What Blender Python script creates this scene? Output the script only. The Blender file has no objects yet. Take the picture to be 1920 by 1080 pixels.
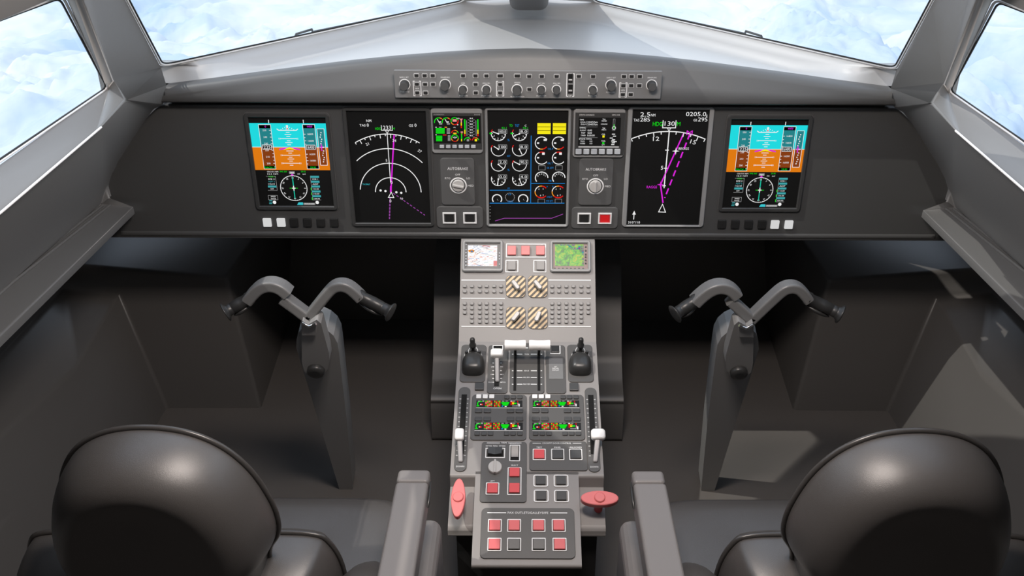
import bpy, bmesh, math, random
from mathutils import Vector, Matrix, noise
random.seed(7)
SC = bpy.context.scene
COL = SC.collection
PI = math.pi

# ------------------------------------------------------------------ camera
F = 1714.0
UP, VP = 989.5, 540.0
PITCH = math.radians(27.0)
ROLL = math.radians(0.24)
EYE = Vector((0, 0, 2.05))
FWD = Vector((0, math.cos(PITCH), -math.sin(PITCH)))
_r0 = Vector((1, 0, 0)); _u0 = Vector((0, math.sin(PITCH), math.cos(PITCH)))
RIGHT = _r0 * math.cos(ROLL) + _u0 * math.sin(ROLL)
UPV = _u0 * math.cos(ROLL) - _r0 * math.sin(ROLL)
cd = bpy.data.cameras.new('camera'); co = bpy.data.objects.new('camera', cd); COL.objects.link(co)
m = Matrix((RIGHT, UPV, -FWD)).transposed().to_4x4(); m.translation = EYE
co.matrix_world = m
cd.sensor_width = 36; cd.lens = 36 * F / 1920.0
cd.shift_x = -(UP - 960) / 1920.0
cd.clip_start = 0.05; cd.clip_end = 60000
SC.camera = co
SC.view_settings.view_transform = 'Standard'; SC.view_settings.look = 'None'; SC.view_settings.gamma = 1.0
SC.view_settings.exposure = 0.0; SC.view_settings.use_curve_mapping = False

def ray(u, v):
    return FWD + RIGHT * ((u - UP) / F) + UPV * ((VP - v) / F)
def onY(u, v, Y):
    d = ray(u, v); return EYE + d * (Y / d.y)
def onH(u, v, h):
    d = ray(u, v); return EYE + d * (-h / d.z)
def onX(u, v, X):
    d = ray(u, v); return EYE + d * (X / d.x)
def onP(u, v, p, n):
    d = ray(u, v); return EYE + d * ((p - EYE).dot(n) / d.dot(n))
def mx(p): return Vector((-p[0], p[1], p[2]))

# ------------------------------------------------------------------ materials
def lin(c):
    def f(x):
        x /= 255.0
        return x / 12.92 if x <= 0.04045 else ((x + 0.055) / 1.055) ** 2.4
    return (f(c[0]), f(c[1]), f(c[2]), 1)
MATS = {}
def pbr(name, col, rough=0.5, spec=0.5, metal=0.0, bump=0.0, bscale=400, coat=0.0, var=0.0):
    m = bpy.data.materials.new(name); m.use_nodes = True
    nt = m.node_tree; b = nt.nodes['Principled BSDF']
    c = (col, col, col, 1) if not hasattr(col, '__len__') else tuple(col) + ((1,) if len(col) == 3 else ())
    b.inputs['Base Color'].default_value = c
    b.inputs['Roughness'].default_value = rough
    b.inputs['Specular IOR Level'].default_value = spec
    b.inputs['Metallic'].default_value = metal
    if coat: b.inputs['Coat Weight'].default_value = coat
    tc = nt.nodes.new('ShaderNodeTexCoord')
    n = nt.nodes.new('ShaderNodeTexNoise'); n.inputs['Scale'].default_value = bscale; n.inputs['Detail'].default_value = 3
    nt.links.new(tc.outputs['Object'], n.inputs['Vector'])
    if bump:
        bp = nt.nodes.new('ShaderNodeBump'); bp.inputs['Strength'].default_value = bump; bp.inputs['Distance'].default_value = 0.001
        nt.links.new(n.outputs['Fac'], bp.inputs['Height']); nt.links.new(bp.outputs['Normal'], b.inputs['Normal'])
    if var:
        mr = nt.nodes.new('ShaderNodeMapRange')
        mr.inputs['To Min'].default_value = max(0.02, rough - var); mr.inputs['To Max'].default_value = min(1, rough + var)
        nt.links.new(n.outputs['Fac'], mr.inputs['Value']); nt.links.new(mr.outputs['Result'], b.inputs['Roughness'])
    MATS[name] = m; return m
def emi(name, rgb, s=1.0):
    m = bpy.data.materials.new(name); m.use_nodes = True
    nt = m.node_tree; b = nt.nodes['Principled BSDF']
    b.inputs['Base Color'].default_value = (0, 0, 0, 1); b.inputs['Roughness'].default_value = 0.35
    b.inputs['Specular IOR Level'].default_value = 0.0
    b.inputs['Emission Color'].default_value = lin(rgb); b.inputs['Emission Strength'].default_value = s
    MATS[name] = m; return m

pbr('pillar_plastic', 0.16, 0.42, 0.5, bump=0.12, bscale=600)
pbr('cabin_plastic', 0.27, 0.42, 0.5, bump=0.12, bscale=600, var=0.05)
pbr('sill_plastic', 0.17, 0.42, 0.5, bump=0.10, bscale=600)
pbr('cowl_plastic', 0.42, 0.40, 0.5, bump=0.10, bscale=600, var=0.05)
pbr('console_plastic', 0.15, 0.38, 0.5, bump=0.10, bscale=600, var=0.05)
pbr('footwell_plastic', (0.115, 0.110, 0.106), 0.36, 0.5, bump=0.10, bscale=500, var=0.04)
pbr('floor_vinyl', (0.125, 0.116, 0.110), 0.62, 0.35, bump=0.2, bscale=700)
pbr('panel_plastic', 0.075, 0.45, 0.45, bump=0.08, bscale=900)
pbr('bezel_dark', 0.050, 0.40, 0.5)
pbr('bezel_grey', 0.30, 0.38, 0.5)
pbr('bezel_mid', 0.11, 0.40, 0.5)
pbr('plate_grey', 0.19, 0.45, 0.45, bump=0.05, bscale=900)
pbr('pedestal_grey', (0.275, 0.260, 0.252), 0.45, 0.45, bump=0.05, bscale=900)
pbr('pedestal_dark', 0.022, 0.6, 0.3)  # near black, stands in for shade below the pedestal; seat base shares it
pbr('module_dark', (0.092, 0.089, 0.087), 0.45, 0.45, bump=0.05, bscale=900)
pbr('slot_black', 0.008, 0.7, 0.2)
pbr('key_black', 0.022, 0.38, 0.5)
pbr('key_dark', 0.055, 0.40, 0.5)
pbr('key_grey', (0.27, 0.26, 0.255), 0.42, 0.5)
pbr('knob_black', 0.035, 0.33, 0.5)
pbr('knob_top', 0.085, 0.36, 0.5)
pbr('knob_light', (0.50, 0.485, 0.47), 0.35, 0.5)
pbr('white_plastic', (0.86, 0.85, 0.84), 0.35, 0.5)
pbr('rod_metal', (0.62, 0.61, 0.62), 0.28, 0.5, metal=0.6)
pbr('print_white', 0.90, 0.55, 0.3)
pbr('print_grey', 0.55, 0.55, 0.3)
pbr('red_key', (0.72, 0.085, 0.095), 0.35, 0.5)
pbr('red_bright', (0.80, 0.018, 0.022), 0.35, 0.5)
pbr('red_pale', (0.80, 0.20, 0.20), 0.40, 0.5)
pbr('leather', (0.078, 0.072, 0.069), 0.40, 1.0, bump=0.3, bscale=900, var=0.05)
pbr('piping_leather', (0.060, 0.056, 0.054), 0.30, 0.6)
pbr('armrest_plastic', (0.200, 0.188, 0.184), 0.45, 0.45, bump=0.08, bscale=700)
pbr('yoke_grey', 0.17, 0.42, 0.5, bump=0.06, bscale=700)
pbr('yoke_column', 0.28, 0.45, 0.5, bump=0.06, bscale=700)
pbr('grip_black', 0.030, 0.38, 0.5)
pbr('chrome', 0.75, 0.18, 0.5, metal=1.0)
pbr('rubber_seal', 0.012, 0.5, 0.3)
pbr('seal_white', 0.85, 0.4, 0.4)
pbr('wiper_black', 0.03, 0.5, 0.4)
pbr('screen_glass', 0.011, 0.40, 0.25)
pbr('lcd_key', (0.50, 0.52, 0.55), 0.4, 0.5)
pbr('hatch_light', (0.78, 0.58, 0.36), 0.5, 0.4)
pbr('hatch_dark', (0.10, 0.09, 0.08), 0.5, 0.4)
E1 = 0.95
for nm, c in dict(white=(245, 245, 245), grey=(150, 150, 150), magenta=(225, 40, 225), purple=(150, 70, 160), green=(20, 225, 30), cyan=(60, 200, 210),
                  sky=(35, 222, 228), earth=(228, 125, 20), tapesky=(40, 132, 138), tapeearth=(135, 62, 22), yellow=(250, 235, 30), red=(225, 30, 25),
                  orange=(240, 150, 40), blue=(35, 130, 205), black=(4, 4, 4), teal=(65, 165, 170), tealn=(30, 190, 160), pink=(240, 150, 150),
                  keylit=(215, 215, 215)).items():
    emi('lit_' + nm, c, E1)

def map_mat(name, kind):
    m = bpy.data.materials.new(name); m.use_nodes = True
    nt = m.node_tree; b = nt.nodes['Principled BSDF']
    b.inputs['Base Color'].default_value = (0, 0, 0, 1); b.inputs['Roughness'].default_value = 0.35; b.inputs['Emission Strength'].default_value = 0.9
    tc = nt.nodes.new('ShaderNodeTexCoord'); n = nt.nodes.new('ShaderNodeTexNoise'); r = nt.nodes.new('ShaderNodeValToRGB')
    mp = nt.nodes.new('ShaderNodeMapping')
    nt.links.new(tc.outputs['Object'], mp.inputs['Vector']); nt.links.new(mp.outputs['Vector'], n.inputs['Vector'])
    nt.links.new(n.outputs['Fac'], r.inputs['Fac']); e = r.color_ramp.elements
    if kind == 'terrain':
        n.inputs['Scale'].default_value = 85; n.inputs['Detail'].default_value = 8; n.inputs['Roughness'].default_value = 0.68; n.inputs['Distortion'].default_value = 0.4
        e[0].position = 0.32; e[0].color = lin((60, 85, 95)); e[1].position = 0.72; e[1].color = lin((225, 190, 40))
        for p, c in ((0.42, (60, 130, 40)), (0.52, (85, 190, 45)), (0.62, (170, 190, 30))):
            x = e.new(p); x.color = lin(c)
        nt.links.new(r.outputs['Color'], b.inputs['Emission Color'])
    else:
        mp.inputs['Rotation'].default_value = (0, 0, 0.25); mp.inputs['Scale'].default_value = (0.35, 1.5, 1)
        n.inputs['Scale'].default_value = 90; n.inputs['Detail'].default_value = 5; n.inputs['Distortion'].default_value = 1.5
        e[0].position = 0.30; e[0].color = lin((180, 90, 150)); e[1].position = 0.75; e[1].color = lin((190, 230, 180))
        for p, c in ((0.38, (230, 160, 120)), (0.42, (250, 250, 250)), (0.52, (250, 250, 252)), (0.535, (120, 130, 190)), (0.55, (250, 250, 252)), (0.65, (250, 250, 250))):
            x = e.new(p); x.color = lin(c)
        nt.links.new(r.outputs['Color'], b.inputs['Emission Color'])
    MATS[name] = m
map_mat('terrain_map', 'terrain'); map_mat('route_map', 'route')

g = bpy.data.materials.new('window_glass'); g.use_nodes = True
nt = g.node_tree; nt.nodes.remove(nt.nodes['Principled BSDF'])
tr = nt.nodes.new('ShaderNodeBsdfTransparent'); gl = nt.nodes.new('ShaderNodeBsdfGlossy'); mxn = nt.nodes.new('ShaderNodeMixShader')
tr.inputs['Color'].default_value = (0.97, 0.985, 0.99, 1)
gl.inputs['Roughness'].default_value = 0.02; mxn.inputs['Fac'].default_value = 0.03
nt.links.new(tr.outputs[0], mxn.inputs[1]); nt.links.new(gl.outputs[0], mxn.inputs[2])
nt.links.new(mxn.outputs[0], nt.nodes['Material Output'].inputs['Surface'])
MATS['window_glass'] = g

# ------------------------------------------------------------------ mesh builder
def rrect(cx, cy, w, h, r=0.0, seg=4):
    r = min(r, w / 2 - 1e-6, h / 2 - 1e-6)
    if r <= 0: return [(cx - w / 2, cy - h / 2), (cx + w / 2, cy - h / 2), (cx + w / 2, cy + h / 2), (cx - w / 2, cy + h / 2)]
    out = []
    for sx, sy, a0 in ((1, -1, -PI / 2), (1, 1, 0), (-1, 1, PI / 2), (-1, -1, PI)):
        for i in range(seg + 1):
            a = a0 + PI / 2 * i / seg
            out.append((cx + sx * (w / 2 - r) + r * math.cos(a), cy + sy * (h / 2 - r) + r * math.sin(a)))
    return out
def circ(cx, cy, rx, ry=None, n=24):
    ry = rx if ry is None else ry
    return [(cx + rx * math.cos(2 * PI * i / n), cy + ry * math.sin(2 * PI * i / n)) for i in range(n)]
def inset(pts, d):
    n = len(pts); out = []
    for i in range(n):
        p0, p1, p2 = Vector(pts[i - 1]), Vector(pts[i]), Vector(pts[(i + 1) % n])
        a = (p1 - p0); b = (p2 - p1)
        if a.length < 1e-9 or b.length < 1e-9: out.append(tuple(p1)); continue
        a.normalize(); b.normalize()
        na = Vector((-a.y, a.x)); nb = Vector((-b.y, b.x))
        k = 1 + na.dot(nb)
        nn = (na + nb) / max(k, 0.3)
        out.append(tuple(p1 + nn * d))
    return out

TEXTS = {}
def text_geo(s):
    if s not in TEXTS:
        c = bpy.data.curves.new('txt', 'FONT'); c.body = s; c.resolution_u = 2; c.size = 1
        o = bpy.data.objects.new('txt', c); COL.objects.link(o)
        dg = bpy.context.evaluated_depsgraph_get(); ev = o.evaluated_get(dg); me = ev.to_mesh()
        vs = [tuple(v.co) for v in me.vertices]; fs = [tuple(p.vertices) for p in me.polygons]
        ev.to_mesh_clear(); bpy.data.objects.remove(o); bpy.data.curves.remove(c)
        TEXTS[s] = (vs, fs)
    return TEXTS[s]

class MB:
    def __init__(s): s.v = []; s.f = []; s.m = []; s.sm = []; s.mats = []
    def mi(s, name):
        if name not in s.mats: s.mats.append(name)
        return s.mats.index(name)
    def add(s, vs, fs, mat, M=None, smooth=False):
        b = len(s.v)
        s.v.extend([tuple(M @ Vector(p)) if M is not None else tuple(p) for p in vs])
        k = s.mi(mat)
        for f in fs: s.f.append([b + i for i in f]); s.m.append(k); s.sm.append(smooth)
        return s
    def loops(s, loops, mat, cap0=True, cap1=True, M=None, smooth=False, closed=True, capmat=None):
        n = len(loops[0]); vs = [p for l in loops for p in l]; fs = []
        for i in range(len(loops) - 1):
            for j in range(n if closed else n - 1):
                k = (j + 1) % n
                fs.append((i * n + j, i * n + k, (i + 1) * n + k, (i + 1) * n + j))
        s.add(vs, fs, mat, M, smooth)
        if cap0: s.add(loops[0], [tuple(range(n - 1, -1, -1))], mat, M, False)
        if cap1: s.add(loops[-1], [tuple(range(n))], capmat or mat, M, False)
        return s
    def slab(s, out, z0, z1, mat, bev=0.0, M=None, capmat=None):
        L = [[(x, y, z0) for x, y in out], [(x, y, z1 - bev) for x, y in out]]
        if bev > 0:
            L.append([(x, y, z1 - bev * 0.3) for x, y in inset(out, bev * 0.3)])
            L.append([(x, y, z1) for x, y in inset(out, bev)])
        return s.loops(L, mat, M=M, capmat=capmat)
    def ring(s, out, w, z0, z1, mat, M=None, bev=0.0):
        inn = inset(out, w)
        L = [[(x, y, z0) for x, y in out], [(x, y, z1 - bev) for x, y in out]]
        if bev: L.append([(x, y, z1) for x, y in inset(out, bev)]); L.append([(x, y, z1) for x, y in inset(out, w - bev)])
        L += [[(x, y, z1 - bev) for x, y in inn], [(x, y, z0) for x, y in inn]]
        return s.loops(L, mat, False, False, M=M)
    def ring2(s, out, inn, z0, z1, mat, bev=.002):
        L = [[(x, y, z0) for x, y in out], [(x, y, z1 - bev) for x, y in out], [(x, y, z1) for x, y in inset(out, bev)],
             [(x, y, z1) for x, y in inset(inn, -bev)], [(x, y, z1 - bev) for x, y in inn], [(x, y, z0) for x, y in inn]]
        return s.loops(L, mat, False, False)
    def poly(s, pts, z, mat, M=None):
        return s.add([(x, y, z) for x, y in pts], [tuple(range(len(pts)))], mat, M)
    def rect(s, cx, cy, w, h, z, mat): return s.poly(rrect(cx, cy, w, h), z, mat)
    def ribbon(s, pts, w, z, mat, closed=False):
        n = len(pts); P = [Vector((p[0], p[1])) for p in pts]; vs = []; fs = []
        for i in range(n):
            a = P[i] - P[i - 1] if (i > 0 or closed) else P[1] - P[0]
            b = P[(i + 1) % n] - P[i] if (i < n - 1 or closed) else P[-1] - P[-2]
            a = a.normalized(); b = b.normalized()
            na = Vector((-a.y, a.x)); nb = Vector((-b.y, b.x)); k = max(1 + na.dot(nb), 0.4)
            nn = (na + nb) / k * (w / 2)
            vs += [(P[i].x - nn.x, P[i].y - nn.y, z), (P[i].x + nn.x, P[i].y + nn.y, z)]
        for i in range(n if closed else n - 1):
            j = (i + 1) % n; fs.append((2 * i, 2 * j, 2 * j + 1, 2 * i + 1))
        return s.add(vs, fs, mat)
    def dash(s, p, q, w, z, mat, on, off):
        p, q = Vector(p[:2]), Vector(q[:2]); d = q - p; L = d.length; d.normalize(); t = 0
        while t < L:
            e = min(t + on, L); s.ribbon([p + d * t, p + d * e], w, z, mat); t += on + off
    def arc(s, c, r, a0, a1, w, z, mat, n=20):
        pts = [(c[0] + r * math.cos(math.radians(a0 + (a1 - a0) * i / n)), c[1] + r * math.sin(math.radians(a0 + (a1 - a0) * i / n))) for i in range(n + 1)]
        return s.ribbon(pts, w, z, mat)
    def text(s, t, x, y, h, z, mat, w=None, rot=0.0, M=None):
        vs, fs = text_geo(t)
        if not vs: return s
        x0 = min(v[0] for v in vs); x1 = max(v[0] for v in vs); k = h / 0.70
        kx = k if w is None else w / max(x1 - x0, 1e-6)
        cr, sr = math.cos(rot), math.sin(rot); out = []
        for v in vs:
            a = (v[0] - (x0 + x1) / 2) * kx; b = (v[1] - 0.35) * k
            out.append((x + a * cr - b * sr, y + a * sr + b * cr, z))
        return s.add(out, fs, mat, M)
    def lathe(s, prof, mat, M=None, n=28, smooth=True, cap0=True, cap1=True):
        L = [[(r * math.cos(2 * PI * i / n), r * math.sin(2 * PI * i / n), z) for i in range(n)] for r, z in prof]
        return s.loops(L, mat, cap0, cap1, M=M, smooth=smooth)
    def tube(s, path, rad, mat, n=10, closed=False, smooth=True, flat=1.0):
        P = [Vector(p) for p in path]; N = len(P); L = []; up = None
        for i in range(N):
            if closed: t = P[(i + 1) % N] - P[i - 1]
            else: t = P[min(i + 1, N - 1)] - P[max(i - 1, 0)]
            t.normalize()
            if up is None:
                up = Vector((0, 0, 1)) if abs(t.z) < 0.9 else Vector((0, 1, 0))
            x = t.cross(up); x.normalize(); up = x.cross(t); up.normalize()
            r = rad[i] if hasattr(rad, '__len__') else rad
            L.append([tuple(P[i] + x * (r * math.cos(2 * PI * j / n)) + up * (r * flat * math.sin(2 * PI * j / n))) for j in range(n)])
        if closed: L.append(L[0])
        return s.loops(L, mat, not closed, not closed, smooth=smooth)
    def box(s, lo, hi, mat, M=None):
        x0, y0, z0 = lo; x1, y1, z1 = hi
        vs = [(x0, y0, z0), (x1, y0, z0), (x1, y1, z0), (x0, y1, z0), (x0, y0, z1), (x1, y0, z1), (x1, y1, z1), (x0, y1, z1)]
        return s.add(vs, [(0, 3, 2, 1), (4, 5, 6, 7), (0, 1, 5, 4), (1, 2, 6, 5), (2, 3, 7, 6), (3, 0, 4, 7)], mat, M)
    def obj(s, name, parent=None, bevel=0.0, smooth=False, weld=False, subsurf=0, label=None, seg=3, angle=35):
        me = bpy.data.meshes.new(name); me.from_pydata(s.v, [], s.f)
        for n in s.mats: me.materials.append(MATS[n])
        me.polygons.foreach_set('material_index', s.m)
        me.polygons.foreach_set('use_smooth', [True] * len(s.sm) if smooth else s.sm)
        if weld:
            bm = bmesh.new(); bm.from_mesh(me); bmesh.ops.remove_doubles(bm, verts=bm.verts, dist=1e-5)
            bmesh.ops.recalc_face_normals(bm, faces=bm.faces); bm.to_mesh(me); bm.free()
        me.update()
        o = bpy.data.objects.new(name, me); COL.objects.link(o)
        if parent is not None: o.parent = parent
        if bevel:
            b = o.modifiers.new('bevel', 'BEVEL'); b.width = bevel; b.segments = seg; b.limit_method = 'ANGLE'; b.angle_limit = math.radians(angle)
            b.harden_normals = False
        if subsurf:
            q = o.modifiers.new('sub', 'SUBSURF'); q.levels = subsurf; q.render_levels = subsurf
        if label: o['label'] = label
        return o

def tag(o, label, cat, group=None, kind=None):
    o['label'] = label; o['category'] = cat
    if group: o['group'] = group
    if kind: o['kind'] = kind
    return o
def structure(o, label=None):
    o['kind'] = 'structure'
    if label: o['label'] = label
    return o
def thing(name, label, cat, M=None, group=None):
    o = bpy.data.objects.new(name, None); COL.objects.link(o); o.empty_display_size = 0.05
    if M is not None: o.matrix_world = M
    return tag(o, label, cat, group)
def frame(o, ex, ey):
    ex = Vector(ex).normalized(); ey = Vector(ey).normalized(); ez = ex.cross(ey)
    M = Matrix((ex, ey, ez)).transposed().to_4x4(); M.translation = Vector(o); return M
def copy_thing(root, M, label):
    r = root.copy(); COL.objects.link(r); r.matrix_world = M; r['label'] = label
    def rec(a, b):
        for ch in a.children:
            c = ch.copy(); COL.objects.link(c); c.parent = b; rec(ch, c)
    rec(root, r); return r

class Crop:
    def __init__(s, mod, ox, oy, sc): s.md, s.ox, s.oy, s.s = mod, ox, oy, sc
    def __call__(s, x, y, t=0.0): return s.md.L(s.ox + x / s.s, s.oy + y / s.s, t)
    def k(s, z): return z / s.s * s.md.k
    def kv(s, z): return z / s.s * s.md.kv
class Mod:
    """a unit lying on the plane FR, placed where the photograph shows it"""
    def __init__(s, FR, cu, cv, name=None, label=None, cat=None, group=None, parent=None):
        s.o = FR.translation.copy(); s.n = FR.to_3x3().col[2].copy(); s.ex = FR.to_3x3().col[0].copy(); s.ey = FR.to_3x3().col[1].copy()
        c = onP(cu, cv, s.o, s.n)
        s.M = FR.copy(); s.M.translation = c; s.c = c
        d = (c - EYE).dot(FWD); s.k = d / F
        a = onP(cu, cv - 5, s.o, s.n); b = onP(cu, cv + 5, s.o, s.n); s.kv = (a - b).length / 10
        s.root = thing(name, label, cat, s.M, group) if name else None
    def L(s, u, v, t=0.0):
        p = onP(u, v, s.o + s.n * t, s.n) - s.c
        return (p.dot(s.ex), p.dot(s.ey))
    def crop(s, ox, oy, sc): return Crop(s, ox, oy, sc)
# ------------------------------------------------------------------ world, sun, dome lamp, fill light
w = bpy.data.worlds.new('world'); SC.world = w; w.use_nodes = True
nt = w.node_tree; bg = nt.nodes['Background']
tc = nt.nodes.new('ShaderNodeTexCoord'); sp = nt.nodes.new('ShaderNodeSeparateXYZ'); rp = nt.nodes.new('ShaderNodeValToRGB')
nt.links.new(tc.outputs['Generated'], sp.inputs[0])
mr = nt.nodes.new('ShaderNodeMapRange'); mr.inputs['From Min'].default_value = -0.1; mr.inputs['From Max'].default_value = 0.9
nt.links.new(sp.outputs['Z'], mr.inputs['Value']); nt.links.new(mr.outputs[0], rp.inputs['Fac'])
e = rp.color_ramp.elements
e[0].position = 0; e[0].color = (0.95, 0.975, 1.0, 1); e[1].position = 1; e[1].color = (0.62, 0.74, 0.92, 1)
x = e.new(0.25); x.color = (0.86, 0.92, 1.0, 1)
nt.links.new(rp.outputs['Color'], bg.inputs['Color']); bg.inputs['Strength'].default_value = 1.8

SUN_A, SUN_B = 0.62, 0.25          # metres to the right and forward per metre down
sl = bpy.data.lights.new('sun', 'SUN'); sl.energy = 2.0; sl.angle = math.radians(0.5); sl.color = (1.0, 0.93, 0.84)
so = bpy.data.objects.new('sun', sl); COL.objects.link(so)
so.rotation_euler = Vector((SUN_A, SUN_B, -1)).to_track_quat('-Z', 'Y').to_euler(); so.location = (-2, -2, 6)
def area(name, loc, aim, sx, sy, power, col):
    l = bpy.data.lights.new(name, 'AREA'); l.shape = 'RECTANGLE'; l.size = sx; l.size_y = sy; l.energy = power; l.color = col
    o = bpy.data.objects.new(name, l); COL.objects.link(o); o.location = loc
    o.rotation_euler = (Vector(aim) - Vector(loc)).to_track_quat('-Z', 'Y').to_euler(); return o
area('dome_lamp', (0.0, 1.32, 2.30), (0, 1.85, 0.4), 0.45, 0.22, 24.0, (1.0, 0.89, 0.82))
area('cabin_fill', (0.0, -0.2, 2.36), (0, 1.9, 0.7), 0.9, 0.5, 1.6, (1.0, 0.94, 0.90))  # added fill from behind the eye, no lamp seen there

# ------------------------------------------------------------------ cloud layer far below
def clouds():
    NA, NR = 620, 330
    vs = []; fs = []
    r0, r1 = 420.0, 26000.0
    rr = []
    for j in range(NR):
        t = j / (NR - 1)
        rr.append(520 + 3000 * (t / 0.86) ** 1.25 if t < 0.86 else 3520 * (r1 / 3520) ** ((t - 0.86) / 0.14))
    for j in range(NR):
        r = rr[j]
        for i in range(NA):
            a = math.radians(-62 + 124 * i / (NA - 1))
            x, y = r * math.sin(a), r * math.cos(a)
            p = Vector((x / 190.0, y / 190.0, 3.1))
            q = Vector((noise.noise(p * 0.7), noise.noise(p * 0.7 + Vector((9, 2, 4))), 0)) * 0.7
            h = 0.0; amp = 1.0; fr = 0.55
            for k in range(5):
                h += amp * abs(noise.noise((p + q) * fr + Vector((k * 7.3, 1.7, 0)))) * 1.6; amp *= 0.60; fr *= 2.05
            base = noise.noise(Vector((x / 900.0, y / 900.0, 0.4)))
            vs.append((x, y, -372 + 44 * h + 26 * base))
    for j in range(NR - 1):
        for i in range(NA - 1):
            fs.append((j * NA + i, j * NA + i + 1, (j + 1) * NA + i + 1, (j + 1) * NA + i))
    m = bpy.data.materials.new('cloud_white'); m.use_nodes = True; nt = m.node_tree; b = nt.nodes['Principled BSDF']
    b.inputs['Roughness'].default_value = 1; b.inputs['Specular IOR Level'].default_value = 0
    tc = nt.nodes.new('ShaderNodeTexCoord'); n = nt.nodes.new('ShaderNodeTexNoise'); n.inputs['Scale'].default_value = 0.0032; n.inputs['Detail'].default_value = 8
    n.inputs['Roughness'].default_value = 0.6; n.inputs['Distortion'].default_value = 0.5
    nt.links.new(tc.outputs['Object'], n.inputs['Vector'])
    r = nt.nodes.new('ShaderNodeValToRGB'); e = r.color_ramp.elements
    e[0].position = 0.36; e[0].color = (0.37, 0.46, 0.57, 1); e[1].position = 0.60; e[1].color = (0.60, 0.62, 0.64, 1)
    nt.links.new(n.outputs['Fac'], r.inputs['Fac']); nt.links.new(r.outputs['Color'], b.inputs['Base Color'])
    MATS['cloud_white'] = m
    mb = MB(); mb.add(vs, fs, 'cloud_white', smooth=True)
    o = mb.obj('outside_clouds')
    tag(o, 'rolling white and pale blue cloud layer below the aircraft', 'clouds', kind='stuff')
clouds()

# ------------------------------------------------------------------ room shell (left side measured, right side mirrored)
def Z(h): return 2.05 - h
S0 = onH(302, 127, 0.62); SCn = onH(872, 3, 0.565)
PT = onY(235, 0, 2.12)
wn = (SCn - S0).cross(PT - S0).normalized()
e1 = (PT - S0); T0 = S0 + e1 * ((1.99 - S0.z) / e1.z)
def on_ws(x, z):
    # point of the windshield plane with given x and z
    y = S0.y - (wn.x * (x - S0.x) + wn.z * (z - S0.z)) / wn.y
    return Vector((x, y, z))
TC = on_ws(-0.13, 1.99)
A0 = onH(205, 165, 0.616); A1 = Vector((-1.06, 1.42, Z(0.62)))
q = onH(0, 35, 0.30)
sn = (A1 - A0).cross(q - A0).normalized()
QF = onP(126, 0, A0, sn)
TOPZ = q.z
QF2 = A0 + (QF - A0) * ((TOPZ - A0.z) / (QF.z - A0.z))
q0 = onP(85, 0, A0, sn)
QB = Vector((q.x + 0.004, 1.38, TOPZ))
print('S0', S0, 'SCn', SCn, 'PT', PT, 'T0', T0, 'TC', TC, 'A0', A0, 'q', q, 'QF', QF, QF2)

# pillar
PL0 = onY(155, 0, QF.y - 0.05); PL1 = onY(214, 150, A0.y - 0.02); K = None
L0 = onY(312, 160, 2.575)
PLt = PL1 + (PL0 - PL1) * 2.0
B0 = onX(187, 241, -0.985); Bm = onX(0, 400, -0.975); B1 = Vector((-0.955, -1.2, Bm.z - 0.05))
K = onP(236, 188, A0, (B0 - A0).cross(Bm - A0).normalized()); print('K', K)
C0 = onH(188, 384, 1.05); Cm = onH(0, 530, 1.05); C1 = Vector((-1.34, -1.2, Z(1.05)))
D0 = onH(250, 388, 1.05); Dm = onH(0, 628, 1.05); D1 = Vector((-1.2, -1.2, Z(1.05)))
YP = 2.62
R = [onY(305, 196, YP - 0.02), onY(285, 206, YP - 0.02), onY(268, 228, YP - 0.02), onY(240, 270, YP - 0.02), onY(218, 305, YP - 0.02), onY(204, 332, YP - 0.02), onY(198, 352, YP - 0.02), onY(204, 371, YP - 0.02)]
G0 = onY(120, 545, 2.98); G1 = Vector((G0.x, 1.0, G0.z - 0.05)); G2 = Vector((G0.x, -1.2, G0.z - 0.1))
I0 = onY(223, 552, 2.98); I1 = onX(143, 690, I0.x); I2 = onX(0, 985, I0.x + 0.01); I3 = Vector((I0.x + 0.02, -1.2, I2.z - 0.15))
J0 = onH(312, 765, 2.05); J2 = Vector((-1.37, -1.2, 0)); J1 = Vector((-1.40, 2.0, 0))
TR = onY(425, 520, 2.98); TLx = onY(100, 493, 2.98); BR = onH(490, 765, 2.05)

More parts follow.
